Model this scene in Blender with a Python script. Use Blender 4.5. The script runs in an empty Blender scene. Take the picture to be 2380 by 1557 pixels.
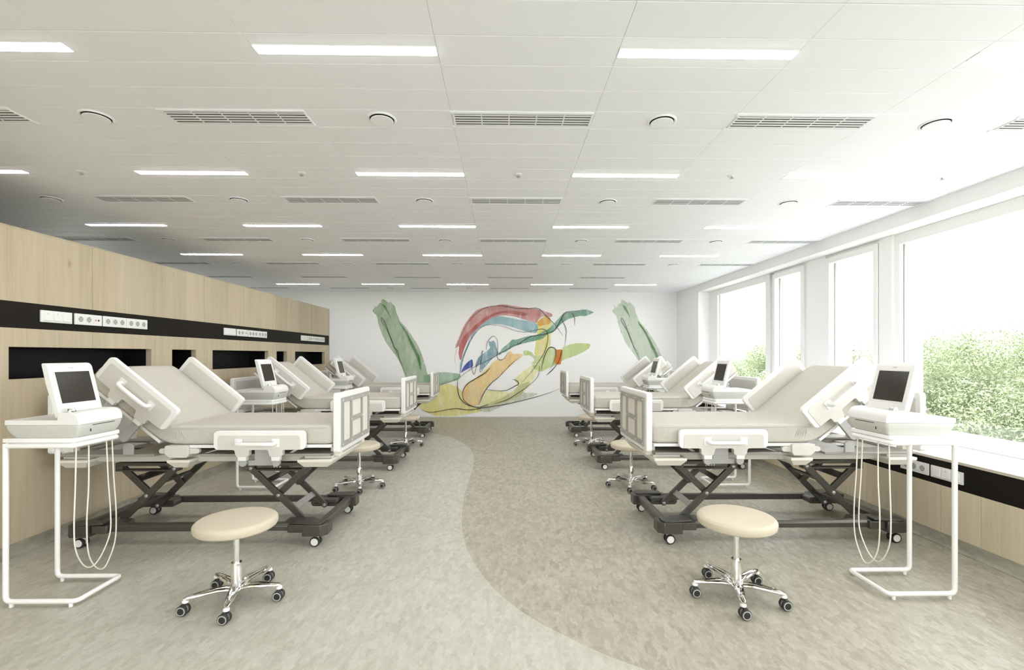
import bpy, bmesh, math, random
from mathutils import Vector, Matrix

# ------------------------------------------------------------------ camera, world, exposure
S = bpy.context.scene
COL = S.collection
CAM_H = 1.35
cam_d = bpy.data.cameras.new('camera')
cam = bpy.data.objects.new('camera', cam_d)
COL.objects.link(cam)
cam.location = (0, 0, CAM_H)
cam.rotation_euler = (math.pi / 2, 0, -0.0165)
cam_d.sensor_width = 36.0
cam_d.lens = 1080.0 / 2380.0 * 36.0
cam_d.shift_y = (825 - 778.5) / 2380.0
cam_d.clip_start = 0.05
cam_d.clip_end = 600
S.camera = cam

wd = bpy.data.worlds.new('overcast_sky')
S.world = wd
wd.use_nodes = True
_bg = wd.node_tree.nodes['Background']
_bg.inputs[0].default_value = (.955, 0.975, 1.0, 1)
_bg.inputs[1].default_value = 4.1

S.view_settings.view_transform = 'Standard'
S.view_settings.look = 'None'
S.view_settings.exposure = 1.13
S.view_settings.gamma = 1.0
S.view_settings.use_curve_mapping = False
S.cycles.max_bounces = 14
S.cycles.diffuse_bounces = 7
S.cycles.transparent_max_bounces = 16
S.cycles.caustics_reflective = False
S.cycles.caustics_refractive = False
S.cycles.sample_clamp_indirect = 6.0

LAMP_STRENGTH = 19.0

# ------------------------------------------------------------------ materials
def new_mat(name, col=(.8, .8, .8), rough=.5, metal=0.0, spec=.5, coat=0.0):
    m = bpy.data.materials.new(name)
    m.use_nodes = True
    b = m.node_tree.nodes['Principled BSDF']
    b.inputs['Base Color'].default_value = (*col, 1)
    b.inputs['Roughness'].default_value = rough
    b.inputs['Metallic'].default_value = metal
    b.inputs['Specular IOR Level'].default_value = spec
    b.inputs['Coat Weight'].default_value = coat
    return m

def nodes(m):
    nt = m.node_tree
    return nt, nt.nodes, nt.links, nt.nodes['Principled BSDF']

def coords(m, scale=(1, 1, 1), rot=(0, 0, 0)):
    nt, N, L, b = nodes(m)
    tc = N.new('ShaderNodeTexCoord'); mp = N.new('ShaderNodeMapping')
    mp.inputs['Scale'].default_value = scale
    mp.inputs['Rotation'].default_value = rot
    L.new(tc.outputs['Object'], mp.inputs['Vector'])
    return mp.outputs['Vector']

def noise(m, vec, scale=5, detail=4, rough=.5):
    nt, N, L, b = nodes(m)
    n = N.new('ShaderNodeTexNoise')
    n.inputs['Scale'].default_value = scale
    n.inputs['Detail'].default_value = detail
    n.inputs['Roughness'].default_value = rough
    if vec is not None: L.new(vec, n.inputs['Vector'])
    return n.outputs['Fac']

def ramp(m, fac, stops):
    nt, N, L, b = nodes(m)
    r = N.new('ShaderNodeValToRGB')
    e = r.color_ramp.elements
    while len(e) < len(stops): e.new(.5)
    for el, (p, c) in zip(e, stops):
        el.position = p; el.color = (*c, 1)
    L.new(fac, r.inputs['Fac'])
    return r.outputs['Color']

def mixc(m, fac, a, b_, mode='MIX'):
    nt, N, L, b = nodes(m)
    x = N.new('ShaderNodeMix'); x.data_type = 'RGBA'; x.blend_type = mode
    for sock, v in ((x.inputs[0], fac), (x.inputs[6], a), (x.inputs[7], b_)):
        if hasattr(v, 'is_output'): L.new(v, sock)
        elif isinstance(v, tuple): sock.default_value = (*v, 1)
        else: sock.default_value = v
    return x.outputs[2]

def bump(m, fac, strength=.2, dist=.002):
    nt, N, L, b = nodes(m)
    bp = N.new('ShaderNodeBump')
    bp.inputs['Strength'].default_value = strength
    bp.inputs['Distance'].default_value = dist
    L.new(fac, bp.inputs['Height']); L.new(bp.outputs['Normal'], b.inputs['Normal'])

def set_col(m, out):
    nt, N, L, b = nodes(m)
    L.new(out, b.inputs['Base Color'])

M = {}
M['white_wall'] = new_mat('white_wall_paint', (.86, .86, .855), .7, spec=.3)
M['ceiling'] = new_mat('white_ceiling_panel', (.89, .90, .945), .55, spec=.3)
M['gap'] = new_mat('grey_panel_joint', (.76, .76, .75), .8)
M['plastic'] = new_mat('white_plastic', (.78, .775, .76), .38, coat=.1)
M['plastic_beige'] = new_mat('warm_white_plastic', (.61, .59, .545), .45)
M['cream'] = new_mat('cream_painted_steel', (.70, .665, .59), .45)
M['grey'] = new_mat('light_grey_steel', (.36, .355, .34), .4, spec=.5)
M['grid'] = new_mat('grey_frame_coating', (.33, .32, .295), .4)
M['midgrey'] = new_mat('warm_grey_steel', (.45, .435, .41), .4)
M['beam'] = new_mat('shaded_beige_steel', (.52, .495, .44), .45)  # beige darkened to carry the shade under the bed
M['tray'] = new_mat('taupe_shaded_steel_tray', (.29, .27, .24), .45)  # taupe lowered further, so the mattress's shade sits in the colour
M['dark'] = new_mat('dark_grey_steel', (.092, .086, .075), .33, metal=.55)
M['dark_soft'] = new_mat('black_void', (.02, .019, .017), .7)
M['bolt'] = new_mat('satin_steel_bolt', (.36, .35, .33), .35, metal=.4)
M['rubber'] = new_mat('black_rubber', (.018, .018, .017), .5)
M['hub'] = new_mat('white_hub_plastic', (.76, .75, .72), .4)
M['ring'] = new_mat('grey_wheel_ring', (.40, .40, .38), .4)
M['chrome'] = new_mat('polished_chrome', (.86, .86, .85), .07, metal=1)
M['tube'] = new_mat('white_powder_coat', (.84, .835, .82), .33)
M['cable'] = new_mat('white_cable', (.74, .71, .63), .5)
M['screen'] = new_mat('dark_glass_screen', (.030, .026, .020), .18, spec=.35)
M['hull'] = new_mat('pale_grey_plastic', (.56, .56, .52), .42)
M['slot'] = new_mat('black_slot', (.02, .02, .02), .6)
M['seat'] = new_mat('cream_vinyl', (.56, .50, .385), .42, spec=.4)
M['black_strip'] = new_mat('black_brown_laminate', (.012, .010, .007), .55, spec=.12)
M['niche'] = new_mat('black_niche_laminate', (.006, .006, .006), .5, spec=.2)
M['sill'] = new_mat('white_sill_laminate', (.84, .84, .83), .4)
M['sill_edge'] = new_mat('beige_board_edge', (.52, .47, .38), .6)
M['frame'] = new_mat('white_window_frame', (.82, .82, .82), .35)
M['red'] = new_mat('red_button', (.5, .03, .02), .4)
M['lens'] = new_mat('socket_well', (.42, .42, .40), .45)
M['soil'] = new_mat('dark_soil', (.05, .035, .02), .9)
M['ground'] = new_mat('pale_dry_ground', (.46, .46, .40), .9)

# lamp diffuser
mm = bpy.data.materials.new('lit_diffuser'); mm.use_nodes = True
nt = mm.node_tree; nt.nodes.clear()
_o = nt.nodes.new('ShaderNodeOutputMaterial'); _e = nt.nodes.new('ShaderNodeEmission')
_e.inputs[0].default_value = (1, .985, .975, 1); _e.inputs[1].default_value = LAMP_STRENGTH
nt.links.new(_e.outputs[0], _o.inputs[0]); M['lit'] = mm

# glass pane
mm = bpy.data.materials.new('window_glass'); mm.use_nodes = True
nt = mm.node_tree; nt.nodes.clear()
_o = nt.nodes.new('ShaderNodeOutputMaterial'); _t = nt.nodes.new('ShaderNodeBsdfTransparent')
_g = nt.nodes.new('ShaderNodeBsdfGlossy'); _g.inputs['Roughness'].default_value = .02
_f = nt.nodes.new('ShaderNodeValue'); _f.outputs[0].default_value = .045
_m = nt.nodes.new('ShaderNodeMixShader'); _t.inputs[0].default_value = (.97, .975, .97, 1)
nt.links.new(_f.outputs[0], _m.inputs[0]); nt.links.new(_t.outputs[0], _m.inputs[1])
nt.links.new(_g.outputs[0], _m.inputs[2]); nt.links.new(_m.outputs[0], _o.inputs[0]); M['glass'] = mm

# mattress fabric
m = M['fabric'] = new_mat('beige_woven_fabric', (.62, .585, .53), .85, spec=.2)
v = coords(m, (1, 1, 1))
n1 = noise(m, coords(m, (220, 26, 220)), 1.0, 3, .6)
n2 = noise(m, coords(m, (26, 220, 60)), 1.0, 3, .6)
nmix = mixc(m, .5, n1, n2)
set_col(m, ramp(m, nmix, [(.3, (.455, .433, .378)), (.7, (.56, .538, .48))]))
bump(m, nmix, .15, .0015)

# light oak
def wood(name, tint):
    m = new_mat(name, (.6, .5, .36), .5, spec=.3)
    nt, N, L, b = nodes(m)
    a = noise(m, coords(m, (26, 26, 1.3)), 1.0, 6, .62)
    f = noise(m, coords(m, (120, 120, 2.4)), 1.0, 3, .6)
    big = noise(m, coords(m, (3.2, 3.2, .5)), 1.0, 2, .5)
    # plank to plank tone: one random value per 0.33 m board
    tc = N.new('ShaderNodeTexCoord'); sp = N.new('ShaderNodeSeparateXYZ')
    L.new(tc.outputs['Object'], sp.inputs[0])
    d = N.new('ShaderNodeMath'); d.operation = 'MULTIPLY'; d.inputs[1].default_value = 1 / .374
    L.new(sp.outputs['Y'], d.inputs[0])
    ff = N.new('ShaderNodeMath'); ff.operation = 'FLOOR'; L.new(d.outputs[0], ff.inputs[0])
    wn = N.new('ShaderNodeTexWhiteNoise'); wn.noise_dimensions = '1D'; L.new(ff.outputs[0], wn.inputs['W'])
    g = mixc(m, .35, a, f)
    g2 = mixc(m, .35, g, big)
    c1 = ramp(m, g2, [(.26, (.43 * tint[0], .385 * tint[1], .265 * tint[2])), (.5, (.60 * tint[0], .515 * tint[1], .385 * tint[2])), (.72, (.68 * tint[0], .60 * tint[1], .47 * tint[2]))])
    c2 = ramp(m, wn.outputs['Value'], [(0, (.90, .90, .90)), (1, (1.04, 1.03, 1.02))])
    # a few knots
    vo = N.new('ShaderNodeTexVoronoi'); vo.inputs['Scale'].default_value = 1.0
    L.new(coords(m, (2.6, 2.6, 1.35)), vo.inputs['Vector'])
    kn = ramp(m, vo.outputs['Distance'], [(.0, (.62, .55, .46)), (.06, (1, 1, 1))])
    c = mixc(m, 1.0, c1, c2, 'MULTIPLY')
    set_col(m, mixc(m, 1.0, c, kn, 'MULTIPLY'))
    bump(m, g, .05, .001)
    return m
M['wood'] = wood('pale_oak_laminate', (.84, .83, .80))
M['wood_low'] = wood('pale_oak_laminate_low', (1.05, 1.06, 1.05))

# vinyl floor
def vinyl(name, base, lo, hi):
    m = new_mat(name, base, .42, spec=.35)
    nt, N, L, b = nodes(m)
    def chips(scale, rot):
        wv = coords(m, scale, (0, 0, rot))
        ns = N.new('ShaderNodeTexNoise'); ns.inputs['Scale'].default_value = 2.2
        L.new(wv, ns.inputs['Vector'])
        ad = N.new('ShaderNodeVectorMath'); ad.operation = 'MULTIPLY_ADD'
        ad.inputs[1].default_value = (.55, .55, .55)
        L.new(ns.outputs['Color'], ad.inputs[0]); L.new(wv, ad.inputs[2])
        vo = N.new('ShaderNodeTexVoronoi'); vo.inputs['Scale'].default_value = 1.0
        L.new(ad.outputs[0], vo.inputs['Vector'])
        bw = N.new('ShaderNodeRGBToBW'); L.new(vo.outputs['Color'], bw.inputs[0])
        return bw.outputs[0]
    a = chips((33, 17, 1), .06)
    c = chips((62, 32, 1), -.05)
    big = noise(m, coords(m, (3, 3, 1)), 1.0, 3, .5)
    fine = noise(m, coords(m, (130, 55, 1), (0, 0, .0)), 1.0, 4, .6)
    g = mixc(m, .42, a, c)
    g = mixc(m, .3, g, fine)
    col = ramp(m, g, [(.22, lo), (.5, base), (.78, hi)])
    tone = ramp(m, big, [(.3, (.97, .965, .95)), (.7, (1.03, 1.03, 1.03))])
    set_col(m, mixc(m, 1.0, col, tone, 'MULTIPLY'))
    rr = ramp(m, g, [(.2, (.50, .50, .50)), (.8, (.36, .36, .36))])
    L.new(rr, b.inputs['Roughness'])
    return m
M['floor_dark'] = vinyl('taupe_flecked_vinyl', (.375, .350, .282), (.30, .278, .22), (.455, .432, .36))
M['floor_light'] = vinyl('pale_flecked_vinyl', (.475, .460, .398), (.40, .386, .328), (.545, .53, .473))
m = M['cove'] = new_mat('grey_green_cove_vinyl', (.30, .285, .225), .5)
set_col(m, ramp(m, noise(m, coords(m, (9, 9, 14)), 1, 5, .6), [(.3, (.235, .22, .17)), (.7, (.37, .355, .29))]))

def paint(name, col, dark, alpha, spread=.38, lo=.3, hi=.72):
    m = new_mat(name, col, .7, spec=.2)
    nt, N, L, b = nodes(m)
    n = noise(m, coords(m, (4.5, 1, 1.1), (0, .45, 0)), 1.4, 4, .55)
    set_col(m, ramp(m, n, [(.3, dark), (.65, col)]))
    n2 = noise(m, coords(m, (5.5, 1, 1.4), (0, .5, 0)), 1.5, 3, .5)
    a = N.new('ShaderNodeMapRange')
    a.inputs['From Min'].default_value = lo; a.inputs['From Max'].default_value = hi
    a.inputs['To Min'].default_value = min(1, alpha * (1 + spread)); a.inputs['To Max'].default_value = alpha * (1 - spread * 1.2)
    L.new(n2, a.inputs['Value']); L.new(a.outputs[0], b.inputs['Alpha'])
    return m

# leaves
def leaf_mat(name, a, b_):
    m = new_mat(name, a, .55, spec=.25)
    nt, N, L, b = nodes(m)
    set_col(m, ramp(m, noise(m, coords(m, (1, 1, 1)), 1.6, 4, .7), [(.3, a), (.7, b_)]))
    b.inputs['Transmission Weight'].default_value = 0.0
    b.inputs['Subsurface Weight'].default_value = 0.0
    return m
M['leaf_a'] = leaf_mat('bright_green_leaves', (.17, .225, .10), (.44, .49, .33))
M['leaf_b'] = leaf_mat('grey_green_leaves', (.20, .245, .15), (.48, .51, .41))
M['bark'] = new_mat('grey_bark', (.33, .30, .27), .9)
M['pot_leaf'] = leaf_mat('houseplant_leaves', (.06, .16, .02), (.16, .30, .06))

# ------------------------------------------------------------------ mesh builder
class MB:
    def __init__(self):
        self.v = []; self.f = []; self.mi = []; self.mat = 0
    def add(self, vs, fs):
        o = len(self.v)
        self.v += [tuple(x) for x in vs]
        for f in fs:
            self.f.append([o + i for i in f]); self.mi.append(self.mat)
        return self
    def box(self, x0, x1, y0, y1, z0, z1):
        if x0 > x1: x0, x1 = x1, x0
        if y0 > y1: y0, y1 = y1, y0
        if z0 > z1: z0, z1 = z1, z0
        return self.add([(x0, y0, z0), (x1, y0, z0), (x1, y1, z0), (x0, y1, z0), (x0, y0, z1), (x1, y0, z1), (x1, y1, z1), (x0, y1, z1)],
                        [(0, 3, 2, 1), (4, 5, 6, 7), (0, 1, 5, 4), (1, 2, 6, 5), (2, 3, 7, 6), (3, 0, 4, 7)])
    def quad(self, a, b, c, d):
        return self.add([a, b, c, d], [(0, 1, 2, 3)])
    def prism(self, pts, fn, a, b):
        """polygon pts (p,q) swept from a to b: fn(p,q,t) -> xyz"""
        n = len(pts)
        vs = [fn(p, q, a) for p, q in pts] + [fn(p, q, b) for p, q in pts]
        fs = [tuple(range(n - 1, -1, -1)), tuple(range(n, 2 * n))]
        fs += [(i, (i + 1) % n, n + (i + 1) % n, n + i) for i in range(n)]
        return self.add(vs, fs)
    def tube(self, path, r, seg=10, closed=False, caps=True, flat=1.0):
        P = [Vector(p) for p in path]; n = len(P)
        rs = r if isinstance(r, (list, tuple)) else [r] * n
        rings = []; prev = None
        for i in range(n):
            if closed: t = P[(i + 1) % n] - P[i - 1]
            else: t = P[min(i + 1, n - 1)] - P[max(i - 1, 0)]
            t.normalize()
            if prev is None:
                up = Vector((0, 0, 1)) if abs(t.z) < .9 else Vector((1, 0, 0))
                a = t.cross(up).normalized()
            else:
                a = (prev - t * prev.dot(t)).normalized()
            prev = a
            b = t.cross(a)
            rings.append([P[i] + a * (math.cos(2 * math.pi * k / seg) * rs[i]) + b * (math.sin(2 * math.pi * k / seg) * rs[i] * flat) for k in range(seg)])
        vs = [p for rg in rings for p in rg]; fs = []
        m = n if closed else n - 1
        for i in range(m):
            j = (i + 1) % n
            for k in range(seg):
                fs.append((i * seg + k, i * seg + (k + 1) % seg, j * seg + (k + 1) % seg, j * seg + k))
        if not closed and caps:
            fs.append(tuple(range(seg - 1, -1, -1))); fs.append(tuple(range((n - 1) * seg, n * seg)))
        return self.add(vs, fs)
    def cyl(self, a, b, r, seg=16, r2=None):
        return self.tube([a, b], [r, r if r2 is None else r2], seg)
    def lathe(self, prof, origin=(0, 0, 0), axis=2, seg=32):
        o = Vector(origin); vs = []; n = len(prof)
        for r, h in prof:
            for k in range(seg):
                c, s_ = math.cos(2 * math.pi * k / seg) * r, math.sin(2 * math.pi * k / seg) * r
                vs.append(o + Vector((c, s_, h) if axis == 2 else ((s_, h, c) if axis == 1 else (h, c, s_))))
        fs = []
        for i in range(n - 1):
            for k in range(seg):
                fs.append((i * seg + k, i * seg + (k + 1) % seg, (i + 1) * seg + (k + 1) % seg, (i + 1) * seg + k))
        fs.append(tuple(range(seg - 1, -1, -1))); fs.append(tuple(range((n - 1) * seg, n * seg)))
        return self.add(vs, fs)
    def build(self, name, mat, parent=None, bevel=0, sx=1, smooth=True, seg=2, angle=35):
        me = bpy.data.meshes.new(name)
        vs = self.v if sx == 1 else [(-x, y, z) for x, y, z in self.v]
        me.from_pydata(vs, [], self.f)
        for mt in (mat if isinstance(mat, (list, tuple)) else [mat]):
            me.materials.append(mt)
        for p, i in zip(me.polygons, self.mi): p.material_index = i
        bm = bmesh.new(); bm.from_mesh(me)
        bmesh.ops.recalc_face_normals(bm, faces=bm.faces)
        bm.to_mesh(me); bm.free()
        if smooth:
            me.polygons.foreach_set('use_smooth', [True] * len(me.polygons))
            me.set_sharp_from_angle(angle=math.radians(angle))
        o = bpy.data.objects.new(name, me)
        COL.objects.link(o)
        if parent is not None: o.parent = parent
        if bevel:
            md = o.modifiers.new('soft_edges', 'BEVEL')
            md.width = bevel; md.segments = seg; md.limit_method = 'ANGLE'; md.angle_limit = math.radians(40)
        return o

def tag(o, label, cat, group=None):
    o['label'] = label; o['category'] = cat
    if group: o['group'] = group
    return o
def thing(name, label, cat, loc=(0, 0, 0), group=None):
    o = bpy.data.objects.new(name, None); COL.objects.link(o)
    o.empty_display_size = .1
    o.location = loc
    return tag(o, label, cat, group)
def struct(o):
    o['kind'] = 'structure'; return o
def dup(root, loc, label, group=None):
    def cp(o, par):
        c = o.copy(); COL.objects.link(c)
        if par is not None: c.parent = par
        for ch in o.children: cp(ch, c)
        return c
    r = cp(root, None)
    r.location = loc; r['label'] = label
    if group: r['group'] = group
    return r
def rrect(x0, x1, y0, y1, r, n=5):
    pts = []
    for cx, cy, a0 in ((x1 - r, y1 - r, 0), (x0 + r, y1 - r, 90), (x0 + r, y0 + r, 180), (x1 - r, y0 + r, 270)):
        for k in range(n + 1):
            a = math.radians(a0 + 90 * k / n)
            pts.append((cx + r * math.cos(a), cy + r * math.sin(a)))
    return pts
def fillet(pts, r, n=5):
    """round every corner of a polyline (open)"""
    out = [Vector(pts[0])]
    for i in range(1, len(pts) - 1):
        a, b, c = Vector(pts[i - 1]), Vector(pts[i]), Vector(pts[i + 1])
        d1 = (a - b).normalized(); d2 = (c - b).normalized()
        ang = d1.angle(d2); t = min(r / math.tan(ang / 2), (a - b).length * .49, (c - b).length * .49)
        p, q = b + d1 * t, b + d2 * t
        for k in range(n + 1):
            u = k / n
            out.append((1 - u) ** 2 * p + 2 * u * (1 - u) * b + u * u * q)
    out.append(Vector(pts[-1]))
    return out
def smooth_line(pts, n=6):
    """Catmull-Rom through points"""
    P = [Vector(p) for p in pts]; out = []
    for i in range(len(P) - 1):
        p0, p1, p2, p3 = P[max(i - 1, 0)], P[i], P[i + 1], P[min(i + 2, len(P) - 1)]
        for k in range(n):
            t = k / n
            out.append(.5 * ((2 * p1) + (p2 - p0) * t + (2 * p0 - 5 * p1 + 4 * p2 - p3) * t * t + (3 * p1 - p0 - 3 * p2 + p3) * t ** 3))
    out.append(P[-1])
    return out

# ------------------------------------------------------------------ the room
CZ = CAM_H + 1.365            # ceiling height
YB = 10.10                    # back wall
YF = -3.0                     # wall behind the viewer
XP = -3.29                    # face of the wood partition
XR = 3.766                    # upper right wall
XW = 3.12                     # low wood wall under the sill
XG = 3.99                     # window plane
PX, PY, X0, Y0 = .8133, .2033, -1.114, 1.9876   # ceiling grid
XLL = -7.2                    # far wall of the space behind the partition

# floor, two sheets of vinyl meeting on a wavy seam
seam = [(-3.29, 8.36), (-2.3, 8.34), (-1.75, 8.25), (-1.449, 8.17), (-1.284, 8.078), (-1.026, 7.815), (-.786, 7.453), (-.582, 6.987), (-.451, 6.488), (-.40, 6.082), (-.378, 5.509), (-.383, 5.035),
        (-.386, 4.636), (-.38, 4.233), (-.351, 3.793), (-.309, 3.477), (-.256, 3.209), (-.185, 2.979), (-.095, 2.753), (.018, 2.545), (.149, 2.369), (.285, 2.232), (.442, 2.091), (.605, 1.982), (.9, 1.80), (1.3, 1.5), (1.6, 1.0), (1.7, .2), (1.5, -1.0), (1.2, YF)]
sm = [(p.x, p.y) for p in smooth_line([(x, y, 0) for x, y in seam], 5)]
fl = MB()
fl.mat = 1
left = [(x, y, 0) for x, y in sm] + [(-3.29, YF, 0)]
fl.add(left, [tuple(range(len(left)))])
fl.mat = 0
right = [(x, y, 0) for x, y in sm][::-1] + [(-3.29, YB, 0), (XR + .3, YB, 0), (XR + .3, YF, 0)]
right = [right[0]] + right[1:]
fl.add(right, [tuple(range(len(right)))])
fl.add([(XLL, YF, 0), (-3.29, YF, 0), (-3.29, YB, 0), (XLL, YB, 0)], [(0, 1, 2, 3)])
struct(fl.build('floor', [M['floor_dark'], M['floor_light']], smooth=False))
# thin welded seam line between the two sheets
wl = MB(); wl.tube([(x, y, .0003) for x, y in sm], .0022, 6, flat=.3)
struct(wl.build('trim_1', new_mat('pale_weld_line', (.53, .515, .45), .5)))

# ceiling: long metal panels over a dark void
ce = MB()
ce.mat = 1
ce.box(XLL, XR + .1, YF, YB, CZ + .012, CZ + .12)
ce.mat = 0
g = .0010
for i in range(-8, 6):
    for j in range(-25, 41):
        xa, xb = X0 + PX * i, X0 + PX * (i + 1)
        ya, yb = Y0 + PY * j, Y0 + PY * (j + 1)
        if yb > YB + .05 or ya < YF: continue
        if xa < XLL: xa = XLL
        yb = min(yb, YB)
        xa += g * .35; xb -= g * .35; ya += g * 1.3; yb -= g * 1.3; e = .0025
        z0, z1 = CZ, CZ + .012
        ce.add([(xa, ya, z1), (xb, ya, z1), (xb, yb, z1), (xa, yb, z1), (xa, ya, z0 + e), (xb, ya, z0 + e), (xb, yb, z0 + e), (xa, yb, z0 + e),
                (xa + e * .5, ya + e, z0), (xb - e * .5, ya + e, z0), (xb - e * .5, yb - e, z0), (xa + e * .5, yb - e, z0)],
               [(0, 1, 5, 4), (1, 2, 6, 5), (2, 3, 7, 6), (3, 0, 4, 7), (4, 5, 9, 8), (5, 6, 10, 9), (6, 7, 11, 10), (7, 4, 8, 11), (8, 9, 10, 11)])
struct(ce.build('ceiling', [M['ceiling'], M['gap']], smooth=False))

w = MB(); w.box(XLL - .1, XR + .6, YB, YB + .15, 0, CZ + .1)
struct(w.build('wall_back', M['white_wall'], smooth=False))
# wall behind the viewer: its two unseen windows are added to even out the brightness
w = MB()
w.box(XLL - .1, XR + .6, YF - .15, YF, 0, .45); w.box(XLL - .1, XR + .6, YF - .15, YF, 2.55, CZ + .1)
ADDED_FW = [(-3.15, -.65), (-.35, 1.8)]
prev = XLL - .1
for a, b_ in ADDED_FW:
    w.box(prev, a, YF - .15, YF, .45, 2.55); prev = b_
w.box(prev, XR + .6, YF - .15, YF, .45, 2.55)
struct(w.build('wall_front', M['white_wall'], smooth=False))
for k, (a, b_) in enumerate(ADDED_FW):
    f = MB(); y0, y1 = YF - .10, YF - .03; t = .06
    f.box(a, a + t, y0, y1, .45, 2.55); f.box(b_ - t, b_, y0, y1, .45, 2.55)
    f.box(a + t, b_ - t, y0, y1, .45, .45 + t); f.box(a + t, b_ - t, y0, y1, 2.55 - t, 2.55)
    ro = f.build('window_%d' % (k + 8), M['frame'], bevel=.004); struct(ro)
    p = MB(); p.box(a + t - .005, b_ - t + .005, YF - .068, YF - .062, .45 + t - .005, 2.55 - t + .005)
    p.build('pane', M['glass'], ro, smooth=False)
w = MB()
w.box(XLL - .15, XLL, YF, YB, 0, .8); w.box(XLL - .15, XLL, YF, YB, 2.5, CZ + .1)
ADDED_LW = [(7.4, 8.6)]  # unseen window, added to brighten the space behind the partition
prev = YF
for a, b_ in ADDED_LW:
    w.box(XLL - .15, XLL, prev, a, .8, 2.5); prev = b_
w.box(XLL - .15, XLL, prev, YB, .8, 2.5)
struct(w.build('wall_left_far', M['white_wall'], smooth=False))
for k, (a, b_) in enumerate(ADDED_LW):
    f = MB(); x0, x1 = XLL - .10, XLL - .03; t = .06
    f.box(x0, x1, a, a + t, .8, 2.5); f.box(x0, x1, b_ - t, b_, .8, 2.5)
    f.box(x0, x1, a + t, b_ - t, .8, .8 + t); f.box(x0, x1, a + t, b_ - t, 2.5 - t, 2.5)
    ro = f.build('window_%d' % (k + 10), M['frame'], bevel=.004); struct(ro)
    p = MB(); p.box(XLL - .068, XLL - .062, a + t - .005, b_ - t + .005, .8 + t - .005, 2.5 - t + .005)
    p.build('pane', M['glass'], ro, smooth=False)
    ld = bpy.data.lights.new('sky_portal', 'AREA'); ld.shape = 'RECTANGLE'; ld.size = 1.7; ld.size_y = b_ - a
    ld.cycles.is_portal = True
    lo_ = bpy.data.objects.new('sky_portal', ld); COL.objects.link(lo_)
    lo_.location = (XLL - .2, (a + b_) / 2, 1.65); lo_.rotation_euler = (0, -math.pi / 2, 0)
b = MB(); b.box(XLL, XW, YB - .012, YB, .0, .028)
struct(b.build('baseboard_back', new_mat('white_baseboard', (.74, .735, .72), .5), bevel=.003))
b = MB(); b.box(XLL, XR, YB - .02, YB, CZ - .022, CZ + .005)
struct(b.build('trim_2', M['ceiling'], bevel=.002))

# right wall: bulkhead above the windows, solid part beyond them, low wood wall and deep sill
w = MB()
w.box(XR, XR + .35, YF, YB, 2.576, CZ + .1)
w.box(XR, XR + .35, 8.96, YB, .6, 2.576)
struct(w.build('wall_right', M['white_wall'], smooth=False, bevel=.004))
w = MB()
seams_r = [2.99 - .72 * k for k in range(9)][::-1] + [3.273 - .0, 3.948, 4.60, 5.25, 5.9, 6.334, 6.97, 7.6, 8.3, 8.96, 9.6, YB]
seams_r = [YF] + [s_ for s_ in seams_r if s_ > YF + .1]
for a, b_ in zip(seams_r[:-1], seams_r[1:]):
    w.box(XW, XW + .03, a + .0012, b_ - .0012, .085, .421)
w.mat = 1
w.box(XW + .012, XW + .2, YF, YB, .0, .42)
struct(w.build('wall_right_low', [M['wood_low'], M['dark_soft']], smooth=False))
w = MB(); w.box(XW + .002, XW + .04, YF, YB, .421, .598)
struct(w.build('trim_3', M['black_strip'], smooth=False))
w = MB()
w.box(XW - .004, XG + .08, YF, YB, .600, .618)
w.mat = 1
w.box(XW - .006, XW - .0035, YF, YB, .5985, .6165)
struct(w.build('trim_4', [M['sill'], M['sill_edge']], smooth=False))
w = MB(); w.box(3.63, 3.72, YF, 8.96, .618, .722)
struct(w.build('trim_5', M['frame'], bevel=.006))
def cove(name, x, s, y0, y1):
    pts = [(0, 0), (-.030, 0), (-.030, .004), (-.016, .010), (-.008, .022), (-.006, .085), (0, .0865)]
    c = MB(); c.prism(pts, lambda p, q, t: (x + p * s, t, q), y0, y1)
    return struct(c.build(name, M['cove']))
cove('baseboard_right', XW + .006, 1, YF, YB)
cove('baseboard_left', XP - .006, -1, YF, 8.78)

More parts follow.
